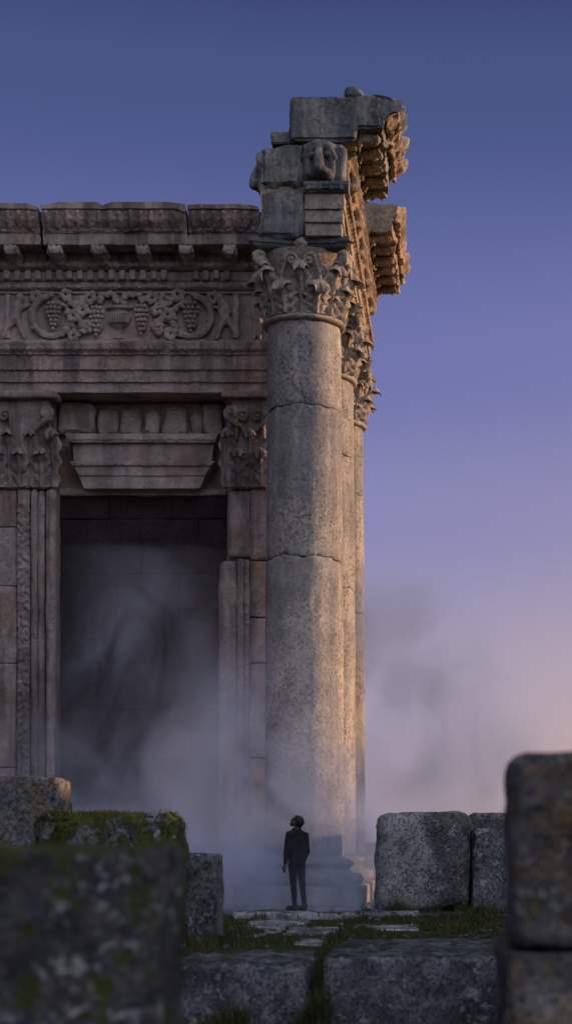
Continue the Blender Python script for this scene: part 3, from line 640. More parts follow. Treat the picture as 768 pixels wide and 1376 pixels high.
# lintel with its slipped keystone, and the worn stones over it
LX0, LX1, LD = X(90, 37.2), X(292, 37.2), 37.2
lt = MB()
def trap(m, xa, xb, xc, xd, z0, z1, o, seed, amp=.015, step=.09):
    """A block whose sides taper downwards: xc-xd below, xa-xb above."""
    rbox(m, (0, LD - o, z0), (1, LD + .7, z1), .03, .008, 0, 1, 0)
    v = m.v[-1]; t = (v[:, 2] - z0) / (z1 - z0); lo = xc + (xa - xc) * t; hi = xd + (xb - xd) * t; v[:, 0] = lo + v[:, 0] * (hi - lo)
    v += amp * np.stack([fbm(v * 4 + k * 9, 4, seed + k) for k in range(3)], 1)
zz = [Z(p, 37.1) for p in (585, 597, 621, 627, 640, 658)]
trap(lt, X(88, 37), X(294, 37), X(92, 37), X(289, 37), zz[1] + .004, zz[0], .26, 1)
trap(lt, X(97, 37), X(287, 37), X(99, 37), X(284, 37), zz[2] + .004, zz[1], .15, 2)
trap(lt, X(93, 37), X(290, 37), X(97, 37), X(283, 37), zz[3] + .003, zz[2], .20, 3)
trap(lt, X(98, 37), X(283, 37), X(105, 37), X(275, 37), zz[4] + .003, zz[3], .15, 4)
trap(lt, X(105, 37), X(275, 37), X(112, 37), X(268, 37), zz[5] + .02, zz[4], .12, 5)
lt.build('keystone_lintel', M_fri, fac)
m = MB(); beads(m, (X(92, 37), LD - .27, zz[0] - .12), (X(290, 37), LD - .27, zz[0] - .12), .13, (.05, .04, .06), 7, 5, seed=31); beads(m, (X(97, 37), LD - .19, zz[2] - .05), (X(283, 37), LD - .19, zz[2] - .05), .09, (.035, .03, .035), 6, 5, seed=32); m.rough(.012, 8, 2, 5); m.build('bead_moulding', M_fri, fac)
for i, (a, b, t, u) in enumerate(((80, 128, 540, 584), (131, 158, 548, 584), (160, 192, 545, 584), (194, 216, 550, 584), (218, 252, 546, 584), (256, 272, 552, 584), (274, 300, 545, 584))):
    m = MB(); rbox(m, (X(a, 37.5), 37.33 + .08 * (i % 3), Z(u, 37.4)), (X(b, 37.5), 37.8, Z(t, 37.4)), .06, .10, .10, 2.6, 160 + i, .16); m.build('worn_stone', M_fri, fac)
m = MB(); rbox(m, (X(78, 37.3), 37.38, DZ - .03), (X(304, 37.3), 37.9, DZ + .12), .12, .03, .03, 2, 170, .1); m.build('lintel_edge', M_fac, fac)
# pilasters
def pilaster_cap(x0, x1, z0, z1, par, seed):
    cap = MB(); rbox(cap, (x0 + .08, W0 - .34, z0), (x1 - .08, W0 + .1, z1 - .12), .1, .04, .03, 3, seed, .04); c = cap.build('capital', M_jamb, par)
    H = z1 - z0; n = max(2, int(round((x1 - x0) / .47)))
    for row in (0, 1):
        for k in range(n + (row == 1)):
            xc = x0 + (x1 - x0) * ((k + .5) / n if row == 0 else k / n)
            m = MB(); leaf(m, (xc, W0 - (.34 if row == 0 else .32), z0 + .02), (0, -1, 0), (1, 0, 0), H * (.36 if row == 0 else .60), .48 if row == 0 else .40, .10, .12, seed=seed + k, nv=28, nu=17); m.rough(.03, 6, 3, seed + k); m.build('acanthus_leaf', M_jamb, c)
    for s, xc in ((-1, x0 + .12), (1, x1 - .12)):
        m = MB(); spiral(m, (xc, W0 - .48, z0 + H * .76), (s, 0, 0), (0, 0, 1), .17, .04, 1.5, .07, start=-1.6, lead=[(xc - s * .35, W0 - .4, z0 + H * .5), (xc - s * .22, W0 - .44, z0 + H * .62)]); m = fuse(m, .03, 2); m.rough(.04, 6, 3, seed + 5); m.build('volute', M_jamb, c)
    xm = (x0 + x1) / 2
    m = MB()
    for s in (-1, 1): spiral(m, (xm + s * .16, W0 - .45, z0 + H * .74), (s, 0, 0), (0, 0, 1), .13, .03, 1.3, .05, start=.4, lead=[(xm + s * .3, W0 - .38, z0 + H * .5)])
    m.rough(.03, 6, 3, seed + 6); m.build('inner_scroll', M_jamb, c)
    m = MB(); rbox(m, (x0 - .12, W0 - .56, z1 - .17), (x1 + .12, W0, z1 - .01), .08, .05, .04, 3, seed + 7, .08); m.build('abacus', M_jamb, c)
p1 = X(-78, 36.8); zc0, zc1 = Z(655, 36.6), 11.145
pilaster_cap(p1 + .1, X(72, 36.7), zc0, zc1, fac, 180)
pilaster_cap(X(306, 36.7), WX1 - .02, zc0, zc1, fac, 195)
def slab_v(px0, px1, z0, z1, o, seed, mat, name='pilaster_shaft', r=.03, chip=.05, step=.12):
    m = MB(); rbox(m, (X(px0, W0 - o), W0 - o, z0), (X(px1, W0 - o), W0 + .2, z1), step, r, .018, 2.2, seed, chip); return m.build(name, mat, fac)
cuts = (0, 2.9, 5.2, 6.9, 8.2, zc0 - .01)
for i in range(5):
    slab_v(-78, 23, cuts[i] + .008, cuts[i + 1], .24 + .004 * (i % 2), 200 + i, M_jamb)
slab_v(23.5, 40.5, .01, zc0 - .02, .28, 206, M_jamb, 'carved_strip'); slab_v(41, 50, .012, zc0 - .02, .34, 207, M_jamb, 'door_jamb', .06); slab_v(50.5, 60, .014, zc0 - .02, .30, 208, M_jamb, 'door_jamb', .05); slab_v(60.5, 74.5, .016, zc0 - .02, .38, 209, M_jamb, 'door_jamb', .10, .1)
m = MB()
vine_strip(m, (X(32, 36.7), W0 - .29, .4), (0, 0, 1), (1, 0, 0), (0, -1, 0), 8.4, .2, .045, .34, 6); m.rough(.02, 7, 3, 2)
beads(m, (X(24.5, 36.7), W0 - .30, .4), (X(24.5, 36.7), W0 - .30, 8.8), .09, (.03, .03, .035), 6, 5, seed=41); beads(m, (X(39.5, 36.7), W0 - .30, .4), (X(39.5, 36.7), W0 - .30, 8.8), .09, (.03, .03, .035), 6, 5, seed=42); box(m, (X(24.5, 36.7), W0 - .285, .4), (X(39.5, 36.7), W0 - .275, 8.8)); m = fuse(m, .024, 1); m.rough(.012, 8, 3, 4); m.build('carved_vine', M_jamb, fac)
slab_v(306, 340, Z(748, 36.7), zc0 - .01, .22, 211, M_jamb, 'pilaster_shaft', .08, .2); slab_v(336, 378, Z(752, 36.7), zc0 - .012, .28, 212, M_jamb, 'pilaster_shaft', .05, .1)
m = MB(); rbox(m, (X(293, 36.5), 36.5, .0), (X(318, 36.5), 37.2, Z(752, 36.5)), .09, .12, .03, 1.8, 213, .08); m.build('door_jamb', M_jamb, fac)
m = MB(); rbox(m, (X(318, 36.55), 36.55, .0), (X(327, 36.55), 37.2, Z(750, 36.5)), .09, .03, .02, 2.5, 214, .04); m.build('door_jamb', M_jamb, fac)
m = MB(); rbox(m, (X(327.3, 36.6), 36.6, .0), (X(334, 36.6), 37.2, Z(751, 36.5)), .09, .02, .02, 2.5, 215, .03); m.build('carved_strip', M_jamb, fac)
m = MB(); beads(m, (X(330.5, 36.6), 36.59, .3), (X(330.5, 36.6), 36.59, Z(755, 36.6)), .11, (.05, .035, .05), 7, 5, seed=43); m.rough(.02, 7, 3, 2); m.build('carved_vine', M_jamb, fac)
for i, (a, b) in enumerate(((.0, 3.1), (3.12, 5.2), (5.22, 6.2), (6.22, Z(753, 36.7)))): slab_v(334.5, 378, a + .01, b, .25 + .01 * (i % 2), 216 + i, M_fac)
m = MB(); rbox(m, (WX0 - .2, 36.0, -.05), (DL - .02, 37.1, .32), .2, .05, .03, 1.5, 225, .06); m.build('plinth', M_jamb, fac)
m = MB(); rbox(m, (DL, 36.2, -.05), (WX1 + .1, 40.4, .18), .2, .05, .03, 1.5, 226, .06); m.build('threshold', M_jamb, fac)
# ------------------------------------------------------------------ the ground
def zg(x, y):
    x = np.asarray(x, float); y = np.asarray(y, float)
    s = lambda a, b, v: (lambda t: t * t * (3 - 2 * t))(np.clip((v - a) / (b - a), 0, 1))
    z = -1.0 + .83 * s(20.5, 21.8, y) + .13 * s(29.6, 31.0, y)
    shade_bank = s(4.6, 6.2, x) * (1 - s(14, 26, x)) * s(4, 9, y); z = z + shade_bank * (2.75 + .65 * s(16, 22, y) + 1.0 * (1 - s(20.5, 21.8, y)) + .9 * s(25.5, 28.5, y) - .6 * s(29.5, 32, y) - .8 * s(33.4, 34.3, y)) * (1 - s(34.4, 35.3, y))   # unseen earth rise added right of view to keep low sun off the foreground
    p = np.stack([x.ravel(), y.ravel(), 0 * x.ravel()], 1)
    n = (fbm(p * .9, 4, 300) * .06 + fbm(p * .12, 3, 301) * .05 * np.clip((np.abs(p[:, 1] - 25) - 8) / 10, 0, 1)).reshape(x.shape)
    return z + n
M_grd = stone('earth', (.060, .052, .038), (.035, .032, .024), dark=(.015, .014, .012), dark_amt=.5, moss=.62, bump=.9, seed=60, mossc=(.018, .028, .007))
ax = np.concatenate([-np.geomspace(6, 700, 22)[::-1] - 6, np.linspace(-12, 6, 121), 6 + np.geomspace(.4, 700, 40)])
ay = np.concatenate([-np.geomspace(1, 500, 16)[::-1], np.linspace(0, 17, 40), np.linspace(17.15, 34, 112), 34 + np.geomspace(.3, 1500, 34)])
gx, gy = np.meshgrid(ax, ay, indexing='ij'); gz = zg(gx, gy); nb = len(ay)
m = MB(); m.add(np.stack([gx, gy, gz], -1).reshape(-1, 3), [(i * nb + j, (i + 1) * nb + j, (i + 1) * nb + j + 1, i * nb + j + 1) for i in range(len(ax) - 1) for j in range(nb - 1)])
tag(m.build('ground', M_grd, smooth=180), kind='structure')

# ------------------------------------------------------------------ fallen blocks and paving stones
B_dark = dict(dark=(.022, .025, .030), dark_amt=.8, streak=.15, pit=.8, bump=1., pit_all=.6, fine_k=.6, dark_lo=.47)
M_blk = stone('block_lichen', (.17, .175, .18), (.095, .10, .11), lichen=.8, moss=.10, seed=70, scale=1.3, **B_dark)
M_blr = stone('block_pale', (.36, .35, .345), (.20, .2, .205), lichen=.6, moss=.06, yellow=.06, seed=77, scale=1.5, dark=(.04, .045, .052), dark_amt=.85, streak=.15, pit=1., bump=1., dark_lo=.43, pit_all=.8, fine_k=.6)
M_bly = stone('block_yellow_lichen', (.16, .165, .17), (.09, .095, .10), lichen=.5, yellow=.25, seed=84, **B_dark)
M_mos = stone('block_mossy', (.20, .205, .20), (.10, .105, .11), lichen=.9, moss=.86, seed=91, scale=1.2, **B_dark, mossc=(.045, .050, .011))
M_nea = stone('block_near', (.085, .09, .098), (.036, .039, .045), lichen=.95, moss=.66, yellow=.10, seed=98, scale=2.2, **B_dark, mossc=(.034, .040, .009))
M_ney = stone('block_near_warm', (.20, .187, .182), (.095, .09, .09), lichen=.5, moss=.08, yellow=.28, seed=105, scale=1.7, **B_dark)  # yellow patches spread by noise over the whole block
M_pav = stone('paving_stone', (.40, .405, .42), (.24, .245, .26), lichen=.6, moss=.2, seed=112, dark=(.03, .03, .033), dark_amt=.75, streak=.1, pit=.7, bump=1., scale=1.6, mossc=(.02, .032, .008))
M_kerb = stone('ledge_stone', (.18, .185, .20), (.065, .07, .078), lichen=.6, moss=.27, seed=119, scale=1.6, **B_dark, mossc=(.016, .026, .007))
def block(name, label, cat, px0, px1, ptop, d, depth, mat, seed, r=.1, amp=.035, chip=.10, fr=1.6, rot=0, zb=None, group=None, step=.05, shape=None):
    x0, x1 = X(px0, d), X(px1, d); zt = Z(ptop, d)
    zb = float(zg(np.array([(x0 + x1) / 2]), np.array([d + depth / 2]))[0]) - .06 if zb is None else zb
    cx, cy = (x0 + x1) / 2, d + depth / 2
    m = MB(); rbox(m, (x0, d, zb), (x1, d + depth, zt), step, r, amp, fr, seed, chip, shape)
    v = m.verts()
    if rot:
        a = math.radians(rot); u = v[:, 0] - cx; w = v[:, 1] - d
        v[:, 0] = cx + u * math.cos(a) - w * math.sin(a); v[:, 1] = d + u * math.sin(a) + w * math.cos(a)
    v += .012 * np.stack([fbm(v * 7 + k * 5, 4, seed + k) for k in range(3)], 1)
    w = np.stack([fbm(v * .9 + k * 5 + seed, 2, seed + k) for k in range(3)], 1); v += np.array([.07, .07, .025]) * w * np.clip((v[:, 2:3] - zb) / .6, 0, 1)
    m.v = [v]; o = m.build(name, mat, origin=(cx, cy, zb), smooth=60)
    return tag(o, label, cat, group)
GB = 'fallen stone blocks around the court'
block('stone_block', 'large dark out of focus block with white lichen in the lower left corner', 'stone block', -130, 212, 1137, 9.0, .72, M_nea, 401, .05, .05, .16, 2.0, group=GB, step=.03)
mossy = block('stone_block', 'block thickly covered in green moss behind the big dark lower left block', 'stone block', 40, 238, 1091, 22.0, .95, M_mos, 402, .14, .08, .18, group=GB, step=.04)
block('stone_block', 'grey block with yellow lichen along its top edge at the left border', 'stone block', -70, 77, 1044, 25.8, 1.1, M_bly, 403, .06, .05, .14, group=GB)
block('stone_block', 'small upright grey slab standing to the right of the mossy block', 'stone block', 237, 290, 1147, 24.0, .5, M_blk, 404, .04, .04, .12, group=GB, step=.035, rot=-3)
block('stone_block', 'big rounded pale block in focus to the right of the column base', 'stone block', 502, 633, 1091, 31.4, 1.5, M_blr, 405, .26, .08, .16, 1.3, group=GB)
block('stone_block', 'narrow upright grey block half hidden behind the tall blurred block at the right', 'stone block', 634.5, 690, 1113, 31.5, 1.0, M_blk, 406, .07, .03, .06, group=GB)
block('stone_block', 'block behind the narrow upright one, only its flat top showing over it', 'stone block', 628, 720, 1092, 33.4, 1.2, M_blr, 407, .12, .04, .08, group=GB)
block('stone_block', 'tall blurred block with golden patches at the right border, upper of two', 'stone block', 684, 980, 1006, 10.0, 1.35, M_ney, 408, .10, .06, .18, 2.0, zb=Z(1276, 10.0), group=GB, step=.035)
block('stone_block', 'blurred dark block at the lower right corner that carries the tall one', 'stone block', 676, 1000, 1279, 9.92, 1.5, M_ney, 409, .05, .05, .14, 2.0, group=GB, step=.035)
GP = 'worn paving stones of the court'
def paver(label, px0, px1, d0, d1, zt, th, seed, mat=M_pav, amp=.02, r=.05):
    x0, x1 = X(px0, d0), X(px1, d0)
    m = MB(); rbox(m, (x0, d0, zt - th), (x1, d1, zt), .045, r, amp, 2.0, seed, .09)
    v = m.verts(); c = np.array([(x0 + x1) / 2, (d0 + d1) / 2]); a = np.arctan2(v[:, 1] - c[1], v[:, 0] - c[0])
    k = 1 + .10 * fbm(np.stack([np.cos(a) * 1.5, np.sin(a) * 1.5, a * 0 + seed], 1), 3, seed) if d0 > 23 else np.ones(len(a))
    v[:, 0] = c[0] + (v[:, 0] - c[0]) * k; v[:, 1] = c[1] + (v[:, 1] - c[1]) * (.6 + .4 * k); v[:, 2] += .014 * fbm(v * 6, 4, seed)
    m.v = [v]; tag(m.build('paving_stone', mat, origin=(c[0], c[1], zt - th), smooth=60), label, 'paving stone', GP)
paver('long low ledge stone under the feet of the person', 312, 430, 30.25, 33.0, .0, .3, 501, M_pav, .02)
paver('low ledge stone between the person and the rounded pale block', 431, 560, 30.3, 33.2, -.005, .3, 502, M_pav, .02)
paver('low ledge stone in front of the rounded pale block', 561, 700, 30.35, 31.3, -.03, .3, 503, M_kerb, .02)
paver('large flat kerb block with pale top at the front right, beside the blurred tall block', 433, 700, 20.1, 24.0, -.10, .95, 504, M_kerb, .03, .07)
paver('large dark mossy kerb block at the front left, in front of the small upright slab', 225, 409, 19.75, 22.2, -.15, .9, 505, M_kerb, .03, .07)
for i, (a, b, d0, d1, z, lab) in enumerate(((300, 372, 26.4, 27.5, -.10, 'flat pale paving stone in the grass below the person, left one'), (378, 452, 25.4, 27.2, -.105, 'flat pale paving stone in the grass behind the gap of the two kerb blocks'), (300, 352, 24.6, 25.6, -.11, 'flat pale paving stone in the grass beside the small upright slab'),
        (470, 560, 26.8, 28.2, -.11, 'small half buried paving stone in the grass in front of the rounded pale block'), (330, 410, 28.3, 29.4, -.08, 'half buried paving stone just in front of the ledge the person stands on'), (390, 440, 23.1, 24.6, -.13, 'small paving stone in the grassy gap between the two kerb blocks'))):
    paver(lab, a, b, d0, d1, z, .2, 510 + i, M_pav, .02, .04)
m = MB(); ball(m, (X(492, 30.9), 30.9, .055), (.10, .08, .075), 14, 10); m.rough(.04, 9, 3, 6); tag(m.build('loose_stone', M_blk, origin=(X(492, 30.9), 30.9, 0)), 'small dark loose stone lying on the ledge beside the rounded pale block', 'stone')

# rubble and chips lying in the grass
m = MB(); r = np.random.default_rng(17)
for i in range(170):
    px, d = r.uniform(225, 700), r.choice([r.uniform(22.3, 30.2), r.uniform(24, 30), r.uniform(18.6, 19.6)]); x = X(px, d); k = r.uniform(.015, .055) * (1.6 if r.random() < .12 else 1)
    ball(m, (x, d, float(zg(np.array([x]), np.array([d]))[0]) + k * .35), (k * r.uniform(.8, 1.5), k, k * r.uniform(.5, .9)), 8, 6)
m.rough(.03, 9, 3, 3); tag(m.build('rubble', M_blk, smooth=40), kind='stuff')

# ------------------------------------------------------------------ grass
M_gra = plain('grass_blades', (.036, .052, .012), (.070, .064, .022), .8, 2.)
M_tuf = plain('moss_tufts', (.078, .086, .015), (.060, .050, .014), .9, 6.)
def blades(mb, pts, h, w, seed, nrm=None, spread=.5):
    r = np.random.default_rng(seed); n = len(pts); pts = np.asarray(pts)
    az = r.uniform(0, 6.283, n); hh = .8 * h * r.uniform(.35, 1.25, n) * np.clip(.75 + 1.5 * fbm(pts * 1.9, 3, seed + 40), .2, 1.8); ww = w * r.uniform(.7, 1.3, n)
    N = np.tile([0, 0, 1.], (n, 1)) if nrm is None else np.asarray(nrm)
    sd = np.stack([np.cos(az), np.sin(az), 0 * az], 1); ln = np.stack([-np.sin(az), np.cos(az), 0 * az], 1) * (spread * r.uniform(.1, 1.3, n))[:, None]
    p1 = pts + (N * .55 + ln * .25) * hh[:, None]; p2 = pts + (N * .93 + ln) * hh[:, None]
    V = np.stack([pts - sd * ww[:, None] / 2, pts + sd * ww[:, None] / 2, p1 + sd * ww[:, None] * .36, p1 - sd * ww[:, None] * .36, p2], 1).reshape(-1, 3)
    i = np.arange(n)[:, None] * 5
    Q = np.concatenate([i + [0, 1, 2, 3]], 1).tolist() + np.concatenate([i + [3, 2, 4]], 1).tolist()
    mb.add(V, Q)
def patch(x0, x1, y0, y1, n, seed, clump=1.6, thr=-.05):
    r = np.random.default_rng(seed); x = r.uniform(x0, x1, n); y = r.uniform(y0, y1, n)
    k = fbm(np.stack([x * clump, y * clump, 0 * x + seed], 1), 3, seed) > thr; x, y = x[k], y[k]
    return np.stack([x, y, zg(x, y) - .01], 1)
g = MB()
def strip(px0, px1, d0, d1, n, h, seed, thr=-.05, w=.012):
    blades(g, patch(X(px0, d0), X(px1, d0), d0, d1, n, seed, 1.6, thr), h, w, seed)
strip(225, 700, 28.4, 30.3, 15000, .13, 1, -.10); strip(225, 470, 22.3, 28.4, 15000, .13, 2, -.02); strip(440, 720, 24.05, 28.4, 16000, .15, 3, -.12)
strip(408, 436, 19.7, 24, 2600, .22, 4, -.4); strip(215, 330, 23.4, 26, 4500, .26, 5, -.1); strip(300, 318, 26, 30.3, 1200, .2, 6, -.3)
strip(200, 720, 18.4, 20.0, 7000, .24, 7, .05, .014); strip(225, 330, 19.3, 19.72, 1000, .42, 12, .0, .014); strip(400, 440, 19.3, 20.0, 1300, .46, 13, -.2, .013); strip(560, 700, 19.5, 20.05, 900, .3, 14, .05, .014); strip(560, 720, 29.8, 31.4, 3500, .22, 8, -.1); strip(495, 640, 31.1, 31.5, 1200, .22, 9, -.1); strip(610, 650, 31, 31.8, 700, .34, 10, -.3)
strip(215, 250, 19.6, 24, 2200, .28, 11, -.2)
tag(g.build('grass', M_gra, smooth=0), kind='stuff')
r = np.random.default_rng(5); me = mossy.data                       # moss tufts on the mossy block, a cover of its own
me.calc_loop_triangles(); cen = np.array([p.center for p in me.polygons]) + np.array(mossy.location); nr = np.array([p.normal for p in me.polygons]); ar = np.array([p.area for p in me.polygons])
kk = fbm(cen * 2.4, 5, 9) + .55 * nr[:, 2] + .45 * np.clip(nr[:, 0], 0, 1) + .25 * (cen[:, 2] - 1.4) > .02
pr = ar * kk * (nr[:, 1] < .5); pr /= pr.sum(); ii = r.choice(len(cen), 20000, p=pr)
mm = MB(); blades(mm, cen[ii] + r.normal(0, .018, (20000, 3)), .045, .014, 6, nr[ii] * .8 + [0, 0, .25], .8)
o = mm.build('moss_cover', M_tuf, mossy, smooth=0); tag(o, kind='stuff')

# ------------------------------------------------------------------ the person
M_skin = plain('skin', (.085, .052, .040), (.07, .044, .034), .6, 8.); M_hair = plain('dark_hair', (.012, .010, .009), (.02, .016, .014), .6, 40.)
M_jac = plain('dark_jacket', (.010, .011, .013), (.007, .0075, .009), .85, 25.); M_tro = plain('dark_trousers', (.010, .011, .014), (.008, .009, .011), .9, 25.); M_sho = plain('dark_shoes', (.02, .018, .017), None, .6, 20.)
PX, PY = X(398.5, 30.9), 30.9
per = empty('person', (PX, PY, 0), 'person in dark jacket and trousers standing with head tilted up towards the column', 'person')
q = lambda x, z, y=0.: Vector((PX + x, PY + y, z))
hd = Vector((-.80, .30, .58)).normalized(); hs = Vector((.35, .94, 0)).normalized(); hu = hs.cross(hd).normalized()
if hu.z < 0: hu = -hu
HC = q(-.006, 1.640, .02)
h = lambda a, b, c: HC + hd * a + hu * b + hs * c                 # forward, up, sideways on the head
ARM_L = [q(-.125, 1.405, -.135), q(-.165, 1.10, -.19), q(-.198, .865, -.19)]; ARM_R = [q(.140, 1.395, .135), q(.168, 1.09, .20), q(.105, .885, .17)]
LEG_L = [q(-.068, .86, -.06), q(-.052, .462, -.07), q(-.036, .085, -.05)]; LEG_R = [q(.068, .86, .07), q(.096, .462, .075), q(.128, .08, .10)]
FD = Vector((-.80, .60, 0)).normalized()
m = MB()
limb(m, [q(0, .90), q(.0, 1.08), q(.0, 1.28), q(0, 1.40)], [.105, .098, .115, .085], 14)
limb(m, [ARM_L[0], q(0, 1.42), ARM_R[0]], [.06, .085, .06], 12); limb(m, [q(.012, 1.42), q(.0, 1.54, .01)], [.062, .055], 12)
for P_, R_ in ((ARM_L, (.052, .040, .027)), (ARM_R, (.052, .040, .027)), (LEG_L, (.074, .044, .030)), (LEG_R, (.074, .044, .030))): limb(m, P_, R_, 12)
ball(m, h(-.015, .02, 0), (.098, .098, .105), 16, 12); limb(m, [h(.03, .0, 0), h(.055, -.075, 0)], [.075, .048], 12)   # skull and jaw
limb(m, [h(.085, .03, 0), h(.118, -.025, 0)], [.012, .017], 8); limb(m, [h(.085, -.058, -.02), h(.085, -.058, .02)], [.016, .016], 8)      # nose, lips
limb(m, [h(.085, .045, -.04), h(.088, .045, .04)], [.016, .016], 8)
for s in (-1, 1): ball(m, h(-.01, -.01, s * .098), (.028, .014, .034), 8, 6)
def hand(w, d, side):
    d = Vector(d).normalized(); fw = (FD - d * FD.dot(d)).normalized(); sd = d.cross(fw)
    limb(m, [w, w + d * .05, w + d * .085], [.026, .034, .032], 10)
    for k, (o, L) in enumerate(((.027, .070), (.009, .080), (-.009, .075), (-.026, .058))):
        b = w + d * .088 + fw * o; limb(m, [b, b + d * L * .5 + sd * .006 * side, b + d * L * .85 + sd * .022 * side], [.0105, .0095, .0085], 8)
    limb(m, [w + d * .03 + fw * .026, w + d * .065 + fw * .048, w + d * .098 + fw * .050 + sd * .01 * side], [.014, .012, .0095], 8)
hand(ARM_L[2], (-.16, .02, -1), 1); hand(ARM_R[2], (-.45, -.25, -.7), -1)
for a in (LEG_L[2], LEG_R[2]): limb(m, [a + Vector((.01, 0, -.02)), a + FD * .14 + Vector((0, 0, -.045))], [.036, .028], 10)
fuse(m, .0085, 3).build('body', M_skin, per, smooth=180)
m = MB(); ball(m, h(-.028, .035, 0), (.104, .104, .108), 18, 14); limb(m, [h(.055, .085, 0), h(-.02, .10, 0), h(-.085, .06, 0)], [.035, .045, .05], 10); limb(m, [h(-.09, .03, 0), h(-.085, -.05, 0)], [.055, .045], 10)
m = fuse(m, .010, 4); m.rough(.006, 30, 3, 4)
v = m.verts(); m.v = [v]; m.build('hair', M_hair, per, smooth=180)
m = MB(); limb(m, [q(.004, .885), q(.0, 1.08), q(.0, 1.28), q(.0, 1.385)], [.128, .122, .140, .100], 16)
limb(m, [q(-.045, .89, -.04), q(-.055, 1.15, -.06), q(-.05, 1.30, -.06)], [.105, .10, .10], 12); limb(m, [q(.055, .89, .04), q(.06, 1.15, .06), q(.055, 1.30, .06)], [.105, .10, .10], 12)
limb(m, [ARM_L[0], q(0, 1.425), ARM_R[0]], [.076, .100, .076], 12)
limb(m, ARM_L[:2] + [ARM_L[2] + Vector((.006, 0, .035))], [.074, .058, .044], 12); limb(m, ARM_R[:2] + [ARM_R[2] + Vector((.008, 0, .03))], [.074, .058, .044], 12)
limb(m, [q(-.045, 1.475, -.02), q(-.06, 1.50, .03)], [.045, .04], 8); limb(m, [q(.045, 1.475, 0), q(.05, 1.50, .03)], [.05, .045], 8)
m = fuse(m, .013, 3); m.rough(.010, 9, 3, 2); m.build('jacket', M_jac, per, smooth=180)
m = MB(); limb(m, [q(-.005, .88), q(0, .80)], [.118, .092], 14)
for L_ in (LEG_L, LEG_R): limb(m, [L_[0], L_[1], L_[2] + Vector((0, 0, .02))], [.090, .060, .047], 14)
m = fuse(m, .013, 3); m.rough(.010, 10, 3, 3); m.build('trousers', M_tro, per, smooth=180)
for a in (LEG_L[2], LEG_R[2]):
    m = MB(); z = a.z; limb(m, [a + Vector((.012, 0, .02)), Vector((a.x + .012, a.y, .05)), Vector((a.x, a.y, .052)) + FD * .10, Vector((a.x, a.y, .042)) + FD * .175], [.05, .052, .05, .04], 12)
    m = fuse(m, .01, 2); v = m.verts(); v[:, 2] = np.maximum(v[:, 2], .004); m.v = [v]; m.build('shoe', M_sho, per, smooth=60)

# ------------------------------------------------------------------ the mist round the column's foot
def mist(label_mat, lo, hi, puffs, seed, base, yfade, xfade, dist):
    T = NT(label_mat); geo = T.n('ShaderNodeNewGeometry'); pos = geo.outputs['Position']; sx = T.n('ShaderNodeSeparateXYZ'); T.l(pos, sx.inputs[0])
    st = T.n('ShaderNodeVectorMath', operation='MULTIPLY_ADD', i_1=(1, 1, .75), i_2=(seed, seed, seed)); T.l(pos, st.inputs[0])
    n1 = noise_node(T, st.outputs[0], .48, 6, .62, dist)
    cl = ramp_node(T, n1, .42, .63, .0, 1.)
    den = None
    for px, py, d, rx, ry, rz, k in puffs:                              # billows, each soft at its rim
        a = T.n('ShaderNodeVectorMath', operation='SUBTRACT', i_1=(X(px, d), d, Z(py, d))); T.l(pos, a.inputs[0])
        a2 = T.n('ShaderNodeVectorMath', operation='DIVIDE', i_1=(rx, ry, rz)); T.l(a.outputs[0], a2.inputs[0])
        ln = T.n('ShaderNodeVectorMath', operation='LENGTH'); T.l(a2.outputs[0], ln.inputs[0])
        p = ramp_node(T, ln.outputs['Value'], 1., .1, 0, k); den = p if den is None else mathn(T, 'ADD', den, p)
    den = mathn(T, 'MULTIPLY', den, mathn(T, 'ADD', mathn(T, 'MULTIPLY', cl, 1.1), .05))
    low = mathn(T, 'POWER', ramp_node(T, sx.outputs['Z'], 3.4, -.3), 1.6)
    den = mathn(T, 'ADD', den, mathn(T, 'MULTIPLY', mathn(T, 'MULTIPLY', low, mathn(T, 'ADD', mathn(T, 'MULTIPLY', cl, .7), .3)), base))
    den = mathn(T, 'MULTIPLY', den, mathn(T, 'MULTIPLY', ramp_node(T, sx.outputs['Y'], *yfade), ramp_node(T, sx.outputs['X'], *xfade)))
    pv = T.n('ShaderNodeVolumePrincipled'); pv.inputs['Color'].default_value = MD_C; pv.inputs['Anisotropy'].default_value = MD_G
    T.l(den, pv.inputs['Density']); out = T.n('ShaderNodeOutputMaterial'); T.l(pv.outputs[0], out.inputs['Volume'])
    m = MB(); box(m, lo, hi); tag(m.build('mist', T.m, smooth=0), kind='stuff')
mist('mist_vapour', (-11.5, 29.9, -1.2), (-1.3, 37.45, 7.6), PUFFS, 0., MD_B, (29.9, 32.4), (-1.4, -2.0), 1.5)
mist('mist_cloud', (-3.9, 38.0, -1.2), (4.2, 46, 7.8), PUFFS2, 7.3, MD_B2, (38.0, 39.5), (4.1, 1.5), .6)

# ------------------------------------------------------------------ sky, sun, camera
W = bpy.data.worlds.new('World'); S.world = W; W.use_nodes = True; t = W.node_tree; t.nodes.clear()
class WN(NT):
    def __init__(s, tree): s.t = tree
T = WN(t)
SUN_AZ, SUN_EL = 74.0, 9.0                                          # degrees right of the view, and above the horizon
sky = T.n('ShaderNodeTexSky', sky_type='NISHITA', sun_disc=False, sun_elevation=math.radians(SUN_EL), sun_rotation=math.radians(SUN_AZ), air_density=1.4, dust_density=2.5, ozone_density=4.)
tc = T.n('ShaderNodeTexCoord'); sp = T.n('ShaderNodeSeparateXYZ'); T.l(tc.outputs['Generated'], sp.inputs[0])
rp = T.n('ShaderNodeValToRGB'); T.l(sp.outputs['Z'], rp.inputs[0]); cr = rp.color_ramp; cr.interpolation = 'EASE'
def lin(r, g, b): return tuple(((c / 255) / 12.92 if c <= 10 else ((c / 255 + .055) / 1.055) ** 2.4) for c in (r, g, b)) + (1,)
